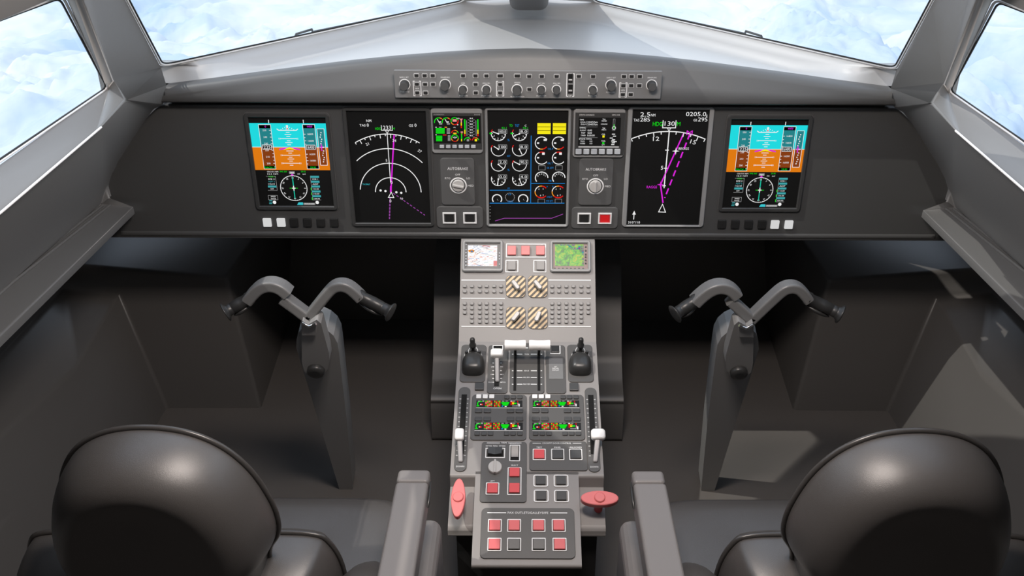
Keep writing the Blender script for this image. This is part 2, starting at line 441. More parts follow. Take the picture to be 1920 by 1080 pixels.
def wall_mesh(side):
    f = (lambda p: p) if side < 0 else mx
    mb = MB(); MTS = 'cabin_plastic'
    def quad(*p, mat=MTS): mb.add([f(x) for x in p], [tuple(range(len(p)))], mat)
    A2 = Vector((-1.06, -1.2, Z(0.62)))
    # sill band, wall, shelf
    quad(A0, PL1, K, B0, mat='sill_plastic')
    quad(A0, B0, Bm, B1, A2, A1, mat='sill_plastic')
    quad(B0, C0, Cm, C1, B1, Bm)
    for a_, b_ in ((K, R[3]), (R[3], R[4]), (R[4], R[5])): quad(B0, a_, b_)
    quad(B0, R[5], R[6], C0); quad(R[6], R[7], C0)
    for a_, b_ in zip(R[:-1], R[1:]): quad(a_, b_, b_ + Vector((0, .0185, 0)), a_ + Vector((0, .0185, 0)))
    for a_, b_ in ((L0, R[0]), (R[0], R[1]), (R[1], R[2]), (R[2], R[3])): quad(K, a_, b_)
    quad(C0, D0, Dm, D1, C1, Cm, mat='console_plastic')
    dz = Vector((0, 0, -0.022))
    quad(D0, D0 + dz, Dm + dz, D1 + dz, D1, Dm, mat='console_plastic')
    quad(C0, R[7], D0, mat='console_plastic')
    # rear solid part of the upper wall, behind the side window
    QR = Vector((QB.x, -1.2, TOPZ))
    quad(A1, A2, QR, QB)
    # pillar: reveal towards the side window, inner face
    quad(QF2, A0, PL1, PL0, PLt, mat='cowl_plastic')
    quad(PLt, PL0, PL1, K, L0, S0, PT, T0, mat='pillar_plastic')
    # inner lip of the windshield post
    o = mb.obj('wall_left' if side < 0 else 'wall_right', weld=True, bevel=0.014, seg=4, angle=20)
    for p in o.data.polygons: p.use_smooth = True
    structure(o, 'grey moulded cabin side wall below the %s side window' % ('left' if side < 0 else 'right'))
    mb = MB(); mb.tube([f(B0 + Vector((.004, 0, .003))), f(Bm + Vector((.004, 0, .003))), f(B1 + Vector((.004, 0, .003)))], .0026, 'seal_white', n=8)  # highlight along the crease, drawn as a white strip
    structure(mb.obj('edge_highlight_left' if side < 0 else 'edge_highlight_right'), 'thin white strip drawn as the edge highlight under the %s side window' % ('left' if side < 0 else 'right'))
    # shelf trim grooves
    mb = MB()
    for off in (0.0, 0.022):
        a = C0 + Vector((0.012 + off, -0.01, 0.002)); b = Cm + Vector((0.012 + off, 0, 0.002)); c = C1 + Vector((0.012 + off, 0, 0.002))
        mb.tube([f(a), f(b), f(c)], 0.0045, 'console_plastic', n=8)
    structure(mb.obj('trim_1' if side < 0 else 'trim_2'), 'raised strip along the back of the %s side shelf' % ('left' if side < 0 else 'right'))
    # lower lining: underside of the shelf, outer wall, ledge, face down to the floor, wheel-well box
    mb = MB(); MTS = 'footwell_plastic'
    U0 = Vector((G0.x, 2.98, Z(1.12))); U1 = Vector((G0.x, -1.2, Z(1.12)))
    quad(D0 + dz, Vector((-1.34, 2.60, Z(1.09))), U0, U1, D1 + dz, mat=MTS)
    quad(U0, G0, G1, G2, U1, mat=MTS)
    Uf = Vector((U0.x, 3.72, 1.0)); quad(Vector((U0.x, 2.98, 1.0)), Uf, Vector((U0.x, 3.72, 0)), Vector((U0.x, 2.98, 0)), mat=MTS)
    quad(G0, I0, I1, mat=MTS); quad(G0, I1, G1, mat=MTS); quad(G1, I1, I2, mat=MTS); quad(G1, I2, I3, G2, mat=MTS)
    quad(I0, J0, J1, mat=MTS); quad(I0, J1, I1, mat=MTS); quad(I1, J1, I2, mat=MTS); quad(I2, J1, J2, I3, mat=MTS)
    quad(TLx, TR, BR, J0, I0, G0, mat=MTS)
    TRb = onY(575, 462, 3.76); TRb.z = TR.z + 0.10; BRb = onH(541, 600, 2.05) + Vector((0, .07, 0))
    TLb = Vector((TLx.x, 3.76, TLx.z + 0.10))
    quad(TLx, TLb, TRb, TR, mat=MTS)
    quad(TR, TRb, BRb, BR, mat=MTS)
    o = mb.obj('wall_left' if side < 0 else 'wall_right', weld=True, bevel=0.014, seg=3, angle=10)
    for p in o.data.polygons: p.use_smooth = True
    structure(o, 'dark moulded lining with ledge and box in the %s footwell' % ('left' if side < 0 else 'right'))

def window_mesh(side):
    f = (lambda p: p) if side < 0 else mx
    name = 'left' if side < 0 else 'right'
    def rounded(pts, r, seg=6):
        out = []; n = len(pts)
        for i in range(n):
            p0, p1, p2 = pts[i - 1], pts[i], pts[(i + 1) % n]
            a = p1 + (p0 - p1).normalized() * r; b = p1 + (p2 - p1).normalized() * r
            for k in range(seg + 1):
                t = k / seg; out.append(a * (1 - t) ** 2 + p1 * 2 * t * (1 - t) + b * t * t)
        return out
    for num, pts, nn in ((1, [S0, SCn, TC, T0], wn), (2, [A0, QF2, QB, A1], sn)):
        if nn.y < 0 and num == 1: nn = -nn
        if nn.x > 0 and num == 2: nn = -nn
        idx = num if side < 0 else num + 2
        root = bpy.data.objects.new('window_%d' % idx, None); COL.objects.link(root)
        structure(root, '%s %s window pane with black seal' % (name, 'front' if num == 1 else 'side'))
        big = [p + nn * 0.004 for p in pts]
        mb = MB(); mb.add([f(p) for p in big] + [f(p + nn * 0.012) for p in big],
                          [(0, 1, 2, 3), (7, 6, 5, 4), (0, 4, 5, 1), (1, 5, 6, 2), (2, 6, 7, 3), (3, 7, 4, 0)], 'window_glass')
        mb.obj('pane', root)
        # corner fillers + seals follow a rounded outline
        rd = rounded(pts, 0.035)
        c = sum(pts, Vector()) / 4
        mb = MB()
        mb.tube([f(p + (c - p).normalized() * 0.004 + nn * 0.002) for p in rd], 0.0032, 'seal_white', n=6, closed=True)
        mb.tube([f(p + (c - p).normalized() * 0.011 + nn * 0.004) for p in rd], 0.0024, 'rubber_seal', n=6, closed=True)
        mb.obj('seal', root)
        mb = MB()
        seg = 7
        for i in range(4):
            loop = rd[i * seg:(i + 1) * seg]
            mb.add([f(pts[i])] + [f(p) for p in loop], [(0, k + 1, k + 2) for k in range(len(loop) - 1)], 'cowl_plastic')
        mb.obj('corner_frame', root)

for sd in (-1, 1):
    wall_mesh(sd); window_mesh(sd)

# glareshield with the crest, and the cowl behind it up to the windshield sill
pbr('glare_plastic', 0.10, 0.45, 0.45, bump=0.08, bscale=600)
def glareshield():
    cr = [(312, 163), (400, 152), (480, 141), (570, 129.5), (660, 118.5), (745, 110), (830, 103.2), (910, 98.8), (989.5, 97)]
    crest = []
    for i, (u, v) in enumerate(cr):
        crest.append(onY(u, v, 2.575 + 0.055 * math.sin(i / 8 * PI / 2)))
    lip = []
    for i, p in enumerate(crest):
        zl = onY(u0 := 989.5, 196.0, 2.575).z
        lip.append(Vector((p.x, 2.575, zl)))
    lip[0].x = R[0].x
    rows = []
    for c, l in zip(crest, lip):
        r = [Vector((l.x, l.y + 0.15, l.z + 0.004)), Vector((l.x, l.y + 0.006, l.z)), Vector((l.x, l.y, l.z + 0.006))]
        top = Vector((c.x, c.y - 0.006, c.z - 0.022))
        r += [r[2].lerp(top, 0.5), top, Vector((c.x, c.y - 0.001, c.z - 0.008)), Vector((c.x, c.y + 0.010, c.z)), Vector((c.x, c.y + 0.04, c.z + 0.001))]
        rows.append(r)
    rows.insert(0, [p + Vector((-.006, 0, 0)) for p in rows[0]])
    full = [[mx(p) * 1 for p in r] for r in rows[:-1]]
    rows = rows + full[::-1]
    rows = [[tuple(p) for p in r] for r in rows]
    mb = MB(); mb.loops(rows, 'glare_plastic', False, False, closed=False, smooth=True)
    o = mb.obj('glareshield', weld=True)
    tag(o, 'long dark grey glareshield hood with curved top above the instrument panel', 'glareshield')
    # cowl
    rows = []
    N = 26
    import bisect
    def lerp_list(L, t):
        s = t * (len(L) - 1); i = min(int(s), len(L) - 2); return L[i].lerp(L[i + 1], s - i)
    S2 = SCn.copy()
    for k in range(N + 1):
        t = k / N
        c = lerp_list(crest, t) + Vector((0, 0.0412, 0.0006))
        ts = min(1.0, t / 0.80)
        sx = c.x
        # sill line of the windshield, straight in plan, rounded off at the middle
        def sill_at(x):
            a = (x - S0.x) / (SCn.x - S0.x)
            if a <= 1: return S0.lerp(SCn, a)
            b = min(1, (x - SCn.x) / (0 - SCn.x))
            return Vector((x, SCn.y + 0.06 * math.sin(b * PI / 2), SCn.z + 0.004 * b))
        sl_ = sill_at(max(sx, S0.x))
        drop = 0.060 * min(1, max(0.0, (t - 0.0) / 0.22)) 
        crease = Vector((sl_.x, sl_.y - 0.035, sl_.z - drop - 0.002))
        if crease.y < c.y + 0.004: crease.y = c.y + 0.004
        mid = c.lerp(crease, 0.5)
        r = [c, c.lerp(crease, 0.25), mid, c.lerp(crease, 0.72), c.lerp(crease, 0.93), crease + Vector((0, 0.006, 0.008)), crease.lerp(sl_, 0.5), sl_, sl_ + Vector((0, 0.03, 0.002)), sl_ + Vector((0, 0.17, -0.05))]
        rows.append(r)
    rows.insert(0, [p + Vector((-.07, 0, 0)) for p in rows[0]])
    full = [[mx(p) for p in r] for r in rows[:-1]]
    rows = [[tuple(p) for p in r] for r in rows + full[::-1]]
    mb = MB(); mb.loops(rows, 'cowl_plastic', False, False, closed=False, smooth=True)
    o = mb.obj('wall_front', weld=True)
    structure(o, 'light grey cowl between the glareshield and the windshield')
    return crest
CREST = glareshield()

# centre post between the windshields
mb = MB()
base = Vector((0, SCn.y + 0.03, SCn.z - 0.035)); topp = Vector((0, TC.y + 0.0, TC.z + 0.0))
dirp = (topp - base).normalized(); nrm = Vector((0, -dirp.z, dirp.y)); nrm = nrm if nrm.z < 0 else -nrm
L = []
for s_, wv, dv in ((0.16, 0.050, 0.03), (0.165, 0.062, 0.045), (0.19, 0.066, 0.055), (0.4, 0.064, 0.055), (1.0, 0.064, 0.055), (2.3, 0.064, 0.05)):
    c = base + dirp * s_
    L.append([tuple(c + Vector((x, 0, 0)) + nrm * y) for x, y in rrect(0, 0.0, wv * 2, dv * 2, 0.03, 4)])
mb.loops(L, 'console_plastic', smooth=True)
o = mb.obj('trim_3'); structure(o, 'dark grey centre post between the two front windows')
mb = MB()
for f in ((lambda p: p), mx):
    a, b = f(SCn), f(TC)
    mb.add([a, b, Vector((0, b.y, b.z)), Vector((0, a.y + 0.06, a.z + 0.004))], [(0, 1, 2, 3)], 'cowl_plastic')
o = mb.obj('trim_4', weld=True); structure(o, 'light grey frame strip on both sides of the centre post')

# ceiling, header, rear wall, floor, front bulkhead
mb = MB()
arch = [Vector((q.x + 0.02, 0, TOPZ)), Vector((-0.80, 0, 2.00)), Vector((-0.60, 0, 2.24)), Vector((-0.33, 0, 2.40)), Vector((0, 0, 2.45))]
arch = arch + [mx(p) for p in arch[:-1]][::-1]
YF = 1.30
rowA = [tuple(Vector((p.x, -1.2, p.z))) for p in arch]; rowB = [tuple(Vector((p.x, YF, p.z))) for p in arch]
mb.loops([rowA, rowB], 'cabin_plastic', False, False, closed=False, smooth=True)
hdr = [QF2, PLt, T0, T0.lerp(TC, 0.5), TC]
hdr = [tuple(p) for p in hdr] + [tuple(mx(p)) for p in hdr][::-1]
pa = [p for p in rowB[:4]] + [rowB[4], rowB[4]] + [p for p in rowB[5:]]
mb.loops([pa, hdr], 'cabin_plastic', False, False, closed=False, smooth=True)
for f in ((lambda p: p), mx):
    mb.add([f(Vector(rowB[0])), f(QF2), f(QB)], [(0, 1, 2)], 'cabin_plastic')
o = mb.obj('ceiling'); structure(o, 'grey arched cockpit ceiling')
mb = MB(); mb.add([(-1.7, -1.2, 0), (1.7, -1.2, 0), (1.7, -1.2, 2.5), (-1.7, -1.2, 2.5)], [(0, 1, 2, 3)], 'cabin_plastic')
structure(mb.obj('wall_back'), 'grey rear bulkhead of the cockpit')
mb = MB(); mb.box((-1.75, -1.25, -0.03), (1.75, 3.75, 0), 'floor_vinyl')
structure(mb.obj('floor'), 'dark brown-grey cockpit floor')
mb = MB()
mb.box((-1.75, 3.7, 0), (1.75, 3.74, 1.18), 'footwell_plastic')
structure(mb.obj('wall_front'), 'dark front bulkhead at the end of the footwells')

# nose skin outside, below the sight line; unseen, added to block stray sun
mb = MB()
pts = [Vector((-1.75, -1.2, 0.9)), Vector((-1.30, -1.2, 1.25))]
def nose(f):
    dn = Vector((0, 0.02, -0.03))
    s0, sc = S0 + dn, SCn + dn
    p = [A0 + Vector((-.03, 0, -.04)), s0 + Vector((-.06, .17, -.04)), s0.lerp(sc, .5) + Vector((0, .05, -.03)), sc + Vector((0, .05, -.02)), Vector((0, 3.60, sc.z - .03))]
    o_ = [Vector((-1.46, 2.40, .99)), Vector((-1.78, 3.0, .95)), Vector((-1.2, 3.76, 1.16)), Vector((-.5, 3.76, 1.19)), Vector((0, 3.76, 1.17))]
    mb.add([f(x) for x in p + o_], [(i, i + 1, i + 6, i + 5) for i in range(4)], 'cabin_plastic')
nose(lambda p: p); nose(mx)
structure(mb.obj('wall_front'), 'unseen outer nose skin added to block sun below the front windows')

# windshield wipers outside
def wiper(side):
    f = (lambda p: p) if side < 0 else mx
    nn = wn if wn.y > 0 else -wn
    P0 = S0 + nn * 0.03
    def on(u, v): return onP(u, v, P0, nn)
    nm = 'left' if side < 0 else 'right'
    root = thing('windshield_wiper', 'black wiper resting along the sill outside the %s front window' % nm, 'wiper', Matrix.Translation(f(on(580, 60))), 'windshield wipers')
    inv = root.matrix_world.inverted()
    def part(name, pts, r, mat='wiper_black'):
        mb = MB(); mb.tube([inv @ f(on(*p)) for p in pts], r, mat, n=8); return mb.obj(name, root)
    part('arm', [(588, 61), (700, 38), (885, 1), (960, -14)], 0.006)
    part('blade', [(396, 108), (480, 89), (570, 69)], 0.0022)
    part('bracket', [(554, 68), (555, 64), (585, 55), (586, 60)], 0.0038)
wiper(-1); wiper(1)
# ================================================================== instrument panel
PANEL = frame((0, YP, 1.1), (1, 0, 0), (0, 0, 1))
GLARE = frame((0, 2.575, 1.3), (1, 0, 0), (0, 0, 1))

def instrument_panel():
    zt = onY(989.5, 197, YP).z; zb = onY(989.5, 446.5, YP).z
    xr = 1.295
    M = frame((0, YP, (zt + zb) / 2), (1, 0, 0), (0, 0, 1)); h = zt - zb
    root = thing('instrument_panel', 'wide dark charcoal instrument panel board spanning the cockpit under the glareshield', 'instrument panel', M)
    pl = [onY(u, v, YP) for u, v in ((300, 196.5), (262, 232), (232, 280), (204, 330), (192, 354), (204, 375), (246, 391), (206, 446))]
    pl = [(p.x, p.z - M.translation.z) for p in pl]
    out = [(x, z) for x, z in pl[::1]][::-1]          # bottom-left up... reversed below
    left = pl[::-1]                                    # from bottom to top
    right = [(-x, z) for x, z in pl]                   # from top to bottom
    o2 = left + right
    o2 = o2[::-1]                                      # counter clockwise seen from the seats
    mb = MB(); mb.slab(o2, -0.135, 0.0, 'panel_plastic', 0.004)
    # rolled lower edge
    zc = zb - M.translation.z
    mb.tube([(-1.27, zc + 0.010, -0.008), (1.27, zc + 0.010, -0.008)], 0.012, 'panel_plastic', n=14)
    mb.obj('panel_board', root)
    # key rows under the outer displays
    md = Mod(PANEL, 564, 416)
    inv = root.matrix_world.inverted()
    for side in (-1, 1):
        for i, (u, lit) in enumerate(((501.5, 1), (527.5, 1), (552, 0), (577, 0), (602, 0), (627, 0))):
            p = onY(u, 416.5, YP); x = p.x if side < 0 else -p.x
            b = MB(); b.slab(rrect(x, p.z - M.translation.z, 0.0255, 0.0275, 0.002, 2), 0.0005, 0.0065, 'lit_keylit' if lit else 'key_black', 0.0015)
            o = b.obj('push_button', root, label='lit white push button' if lit else 'black unlit push button')
instrument_panel()

def pfd():
    md = Mod(PANEL, 548, 304, 'flight_display', 'primary flight display with blue and orange horizon at the left end of the panel', 'display screen', 'flight displays')
    c = md.crop(440, 200, 4.5); k = c.k; kv = c.kv
    # bezel
    w, h = k(705), kv(806)
    b = MB(); b.ring(rrect(0, 0, w, h, k(30), 5), k(34), 0.0004, 0.009, 'bezel_dark', bev=0.002)
    b.ring(rrect(0, 0, w + k(10), h + k(10), k(34), 5), k(5), 0.0002, 0.0045, 'bezel_mid')
    b.obj('bezel', md.root)
    g = MB(); Zs = 0.0015
    g.slab(rrect(0, 0, w - k(66), h - k(66)), 0.0006, Zs, 'screen_glass')
    z1, z2, z3, z4 = Zs + .0003, Zs + .0006, Zs + .0009, Zs + .0012
    W = k(650)
    yt, yh, yb = c(440, 138)[1], c(460, 340)[1], c(480, 533)[1]
    xc = 0.0
    g.rect(xc, (yt + yh) / 2, W, yt - yh, z1, 'lit_sky'); g.rect(xc, (yh + yb) / 2, W, yh - yb, z1, 'lit_earth')
    g.rect(xc, yh, W, kv(4), z2, 'lit_white')
    def tape(xt, xb, w, labs, big, top, bot, sgn, y0=150, y1=523):
        X = (c(xt, y0)[0] + c(xb, y1)[0]) / 2; a, bb = c(xt, y0)[1], c(xb, y1)[1]
        g.rect(X, (c(xt, 182)[1] + yh) / 2, k(w), c(xt, 182)[1] - yh, z2, 'lit_tapesky')
        g.rect(X, (yh + c(xb, 496)[1]) / 2, k(w), yh - c(xb, 496)[1], z2, 'lit_tapeearth')
        g.rect(X, c(xt, 166)[1], k(w), kv(30), z2, 'lit_black'); g.rect(X, c(xb, 510)[1], k(w), kv(28), z2, 'lit_black')
        g.ribbon(rrect(X, (a + bb) / 2, k(w), a - bb), k(4), z3, 'lit_white', True)
        g.text(top, X + k(6), c(xt, 166)[1], kv(15), z3, 'lit_magenta'); g.text(bot, X, c(xb, 510)[1], kv(15), z3, 'lit_green')
        for t, y in labs:
            yy = c(400, y)[1]; g.text(t, X - sgn * k(6), yy, kv(14), z3, 'lit_white')
            g.rect(X + sgn * k(w / 2 - 10), yy, k(14), kv(4), z3, 'lit_white')
            g.rect(X + sgn * k(w / 2 - 8), yy - kv(28), k(9), kv(4), z3, 'lit_white')
        g.rect(X - k(2), yh, k(w * 0.78), kv(40), z3, 'lit_white'); g.rect(X - k(2), yh, k(w * 0.70), kv(32), z3 + .0001, 'lit_black')
        g.text(big, X - k(2), yh, kv(24), z4, 'lit_white', k(w * .58))
        return X
    XL = tape(253, 300, 100, (('250', 198), ('240', 255), ('230', 310), ('220', 366), ('210', 422), ('200', 477)), '225', '0', 'MACH .5', 1)
    XR = tape(627, 662, 100, (('16800', 229), ('16600', 285), ('16200', 398), ('16000', 452)), '16400', '4400', '29.92', -1)
    for x in (287, 580): g.rect(c(x, 122)[0], c(x, 124)[1], k(6), kv(28), z2, 'lit_white')
    XV = (c(725, 185)[0] + c(755, 492)[0]) / 2
    va, vb = c(725, 185)[1], c(755, 492)[1]
    g.rect(XV, (va + yh) / 2, k(56), va - yh, z2, 'lit_tapesky'); g.rect(XV, (yh + vb) / 2, k(56), yh - vb, z2, 'lit_tapeearth')
    g.ribbon(rrect(XV, (va + vb) / 2, k(58), va - vb), k(4), z3, 'lit_white', True)
    for i in range(6):
        for sg in (-1, 1):
            y = yh + sg * kv(30 + 18 * i); g.rect(XV + sg * k(-8 + 5 * (i % 3)), y, k(9), kv(9), z3, 'lit_white')
    g.rect(XV, yh, k(36), kv(9), z3, 'lit_white')
    g.ribbon([(XV - k(22), yh), (XV - k(2), yh + kv(6)), (XV + k(10), yh + kv(2))], k(7), z4, 'lit_magenta')
    g.rect(XV - k(6), yh, k(8), kv(56), z4, 'lit_magenta')
    XC = (c(450, 180)[0] + c(475, 480)[0]) / 2
    def ln(y, w, num=None):
        yy = c(460, y)[1]; g.rect(XC, yy, k(w), kv(5), z2, 'lit_white')
        if num:
            for s_ in (-1, 1): g.text(num, XC + s_ * k(w / 2 + 4), yy, kv(13), z2, 'lit_white')
    for y, w_, nm in ((215, 30, None), (233, 55, None), (250, 30, None), (268, 140, '10'), (286, 30, None), (302, 60, None), (320, 30, None),
                      (372, 60, None), (390, 30, None), (408, 140, '10'), (424, 30, None), (440, 55, None), (457, 30, None), (475, 145, '20'), (492, 30, None)):
        ln(y, w_, nm)
    y = c(445, 198)[1]
    g.ribbon([(XC - k(88), y + kv(12)), (XC - k(72), y), (XC + k(72), y), (XC + k(88), y + kv(12))], k(7), z2, 'lit_white')
    for a in (-45, -30, -15, 15, 30, 45):
        g.rect(XC + k(75) * math.sin(math.radians(a)), y + kv(-45) + kv(70) * math.cos(math.radians(a)), k(5), kv(8), z2, 'lit_white')
    g.poly([(XC - k(14), y + kv(8)), (XC + k(14), y + kv(8)), (XC, y + kv(34))], z2, 'lit_white')
    g.poly(circ(XC, y + kv(34), k(10), kv(9), 12), z2, 'lit_white'); g.poly(circ(XC, y + kv(14), k(6), kv(5), 10), z3, 'lit_red')
    g.poly([(XC - k(60), yh - kv(24)), (XC, yh - kv(14)), (XC + k(60), yh - kv(24)), (XC, yh + kv(2))], z3, 'lit_yellow')
    g.ribbon([(XC - k(88), yh - kv(20)), (XC, yh - kv(2)), (XC + k(88), yh - kv(20))], k(11), z2 + .0002, 'lit_magenta')
    # compass
    cx, cy = c(500, 686); R_ = k(113)
    g.arc((cx, cy), R_, 0, 360, k(5), z1, 'lit_white', 44)
    for i in range(12):
        a = math.radians(30 * i); g.text(str(3 * i or 36), cx + R_ * .84 * math.sin(a), cy + R_ * .84 * math.cos(a), kv(13), z1, 'lit_white', rot=-a)
    for i in range(36):
        a = math.radians(10 * i); g.ribbon([(cx + R_ * .95 * math.sin(a), cy + R_ * .95 * math.cos(a)), (cx + R_ * math.sin(a), cy + R_ * math.cos(a))], k(3), z1, 'lit_white')
    g.ribbon([(cx, cy - R_ * .86), (cx, cy - R_ * .15)], k(8), z2, 'lit_tealn'); g.ribbon([(cx, cy + R_ * .15), (cx, cy + R_ * .9)], k(8), z2, 'lit_tealn')
    g.rect(cx, cy, k(70), kv(4), z2, 'lit_green'); g.rect(cx, cy, k(8), kv(44), z2, 'lit_white'); g.rect(cx, cy, k(30), kv(8), z2, 'lit_white')
    g.poly([(cx - k(15), cy + R_ + kv(2)), (cx + k(15), cy + R_ + kv(2)), (cx, cy + R_ + kv(18))], z2, 'lit_magenta')
    g.rect(cx, cy + R_ + kv(26), k(48), kv(20), z2, 'lit_grey'); g.text('360', cx, cy + R_ + kv(26), kv(15), z3, 'lit_white')
    def T(t, x, y, h, mat, w_=None): p = c(x, y); g.text(t, p[0], p[1], kv(h), z2, 'lit_' + mat, k(w_) if w_ else None)
    T('CRS 015 NM', 322, 547, 11, 'white', 95); T('12.5 NM', 322, 566, 11, 'white', 90); T('FMS 360', 412, 546, 12, 'green', 60)
    T('29.92', 580, 546, 12, 'green'); T('DIS', 542, 566, 10, 'white'); T('8.47', 588, 568, 10, 'white')
    ys = [('VOR 1', 588, 'green'), ('DME 11', 610, 'white'), ('ADF 2', 630, 'teal'), ('112.10', 650, 'white')]
    for t, y, mt in ys: T(t, 312, y, 13, mt, 55)
    p = c(318, 672); g.rect(p[0], p[1], k(72), kv(17), z2, 'lit_teal'); T('OFF', 318, 692, 11, 'white')
    p = c(318, 645); g.ribbon([(p[0] - k(44), p[1] + kv(60)), (p[0] + k(36), p[1] + kv(60)), (p[0] + k(36), p[1] - kv(60)), (p[0] - k(44), p[1] - kv(60))], k(3), z2, 'lit_grey')
    for i, (t, mt) in enumerate((('VOR 1', 'white'), ('ADF', 'white'), ('113.50', 'white'), ('110.30', 'white'), ('109.90', 'white'))):
        y = 590 + 41 * i; x = 676 + 4.2 * i
        p = c(x, y); g.rect(p[0], p[1], k(74), kv(17), z2, 'lit_teal'); T(t, x + 2, y + 20, 12, mt, 50)
        if i > 1: p = c(x - 38, y + 20); g.rect(p[0], p[1], k(6), kv(22), z2, 'lit_green')
    p = c(690, 685); g.ribbon([(p[0] + k(30), p[1] - kv(103)), (p[0] - k(40), p[1] - kv(103)), (p[0] - k(40), p[1] + kv(103))], k(3), z2, 'lit_grey')
    p = c(325, 765); g.ribbon(rrect(p[0], p[1], k(80), kv(38)), k(3), z2, 'lit_grey', True); T('SPEED', 327, 757, 11, 'white', 42); T('RANGE', 329, 774, 11, 'white', 42)
    for i in range(3): p = c(306, 790 + 13 * i); g.rect(p[0], p[1], k(26), kv(6), z2, 'lit_teal')
    p = c(338, 805); g.poly(circ(p[0], p[1], k(15), n=16), z2, 'lit_white')
    p = c(553, 816); g.poly([(p[0] - k(26), p[1] - kv(11)), (p[0] + k(26), p[1] - kv(11)), (p[0] + k(26), p[1] + kv(11)), (p[0] - k(12), p[1] + kv(11))], z2, 'lit_cyan')
    p = c(632, 818); g.rect(p[0], p[1], k(100), kv(17), z2, 'lit_grey'); T('IN RANGE', 632, 818, 10, 'white', 80)
    p = c(698, 806); g.poly(circ(p[0], p[1], k(15), n=16), z2, 'lit_white')
    g.obj('screen', md.root)
    M2 = md.M.copy(); t = M2.translation.copy(); t.x = -t.x; M2.translation = t
    copy_thing(md.root, M2, 'primary flight display with blue and orange horizon at the right end of the panel')
pfd()

def nav_left():
    md = Mod(PANEL, 731, 315, 'navigation_display', 'tall dark navigation display reading heading 233 with white range arcs', 'display screen')
    c = md.crop(640, 195, 4.5); k = c.k; kv = c.kv
    w, h = k(715), kv(1000)
    b = MB(); b.ring(rrect(0, 0, w, h, k(34), 5), k(32), 0.0004, 0.009, 'bezel_dark', bev=0.002)
    b.ring(rrect(0, 0, w + k(10), h + k(10), k(38), 5), k(5), 0.0002, 0.0045, 'bezel_mid'); b.obj('bezel', md.root)
    g = MB(); z1, z2, z3 = .0018, .0021, .0024
    g.slab(rrect(0, 0, w - k(62), h - k(62)), 0.0006, 0.0015, 'screen_glass')
    def T(t, x, y, hh, mat, w_=None, rot=0, z=z2): p = c(x, y); g.text(t, p[0], p[1], kv(hh), z, 'lit_' + mat, k(w_) if w_ else None, rot)
    T('NM', 232, 140, 22, 'white', 42); T('TAS', 180, 178, 18, 'white', 50); T('0', 224, 176, 25, 'white'); T('GS', 588, 180, 20, 'white', 34); T('0', 626, 177, 25, 'white')
    T('HDG', 310, 206, 20, 'green', 46); T('233', 386, 198, 32, 'white', 66); T('M', 441, 206, 20, 'green', 18)
    p = c(386, 203); g.ribbon([(p[0] - k(46), p[1] + kv(24)), (p[0] - k(46), p[1] - kv(17)), (p[0] + k(44), p[1] - kv(17)), (p[0] + k(44), p[1] + kv(24))], k(5), z1, 'lit_white')
    p = c(387, 234); g.ribbon([(p[0] - k(14), p[1] + kv(12)), (p[0], p[1] - kv(13)), (p[0] + k(14), p[1] + kv(12))], k(5), z1, 'lit_white', True)
    C = c(418, 742); Ry = lambda y: c(400, y)[1] - C[1]
    r1, r2, r3, r4 = Ry(252), Ry(375), Ry(498), Ry(620)
    a0 = math.degrees(math.asin(k(268) / r1)); 
    g.arc(C, r1, 90 - a0, 90 + a0, k(7), z1, 'lit_white', 40)
    g.arc(C, r2, 90 - 47, 90 + 44, k(7), z1, 'lit_white', 40); g.arc(C, r3, 0, 180 - 5, k(7), z1, 'lit_white', 50); g.arc(C, r4, 0, 180, k(7), z1, 'lit_white', 36)
    for i in range(-6, 8):
        a = math.radians(5 * i - 1.5); L = k(34) if i % 2 else k(17)
        if abs(a) > math.radians(a0): continue
        g.ribbon([(C[0] + r1 * math.sin(a), C[1] + r1 * math.cos(a)), (C[0] + (r1 - L) * math.sin(a), C[1] + (r1 - L) * math.cos(a))], k(6), z1, 'lit_white')
    T('21', 220, 336, 22, 'white', rot=.4); T('24', 448, 306, 22, 'white', rot=-.1); T('27', 662, 395, 22, 'white', rot=-.6); T('5', 382, 474, 22, 'white')
    def R(pts, wd, mat, z=z1): g.ribbon([c(*p) for p in pts], k(wd), z, 'lit_' + mat)
    R([(387, 250), (416, 660)], 6, 'white'); R([(446, 254), (424, 640), (419, 735)], 11, 'magenta'); R([(419, 690), (418, 745)], 15, 'magenta')
    T('0', 425, 660, 26, 'white', z=z3); T('0', 415, 815, 24, 'white', z=z3); T('10', 510, 796, 18, 'white', rot=-.2); T('TA ONLY', 212, 675, 13, 'cyan', 66)
    for p in ((332, 728), (373, 733), (465, 743), (506, 748)): q_ = c(*p); g.poly(circ(q_[0], q_[1], k(10), n=12), z1, 'lit_white')
    g.ribbon([c(398, 786), c(422, 742), c(444, 788)], k(6), z2, 'lit_white', True)
    g.dash(c(412, 785), c(407, 968), k(10), z1, 'lit_purple', kv(22), kv(7)); g.dash(c(438, 750), c(706, 937), k(7), z1, 'lit_purple', k(21), k(14))
    g.obj('screen', md.root)
nav_left()

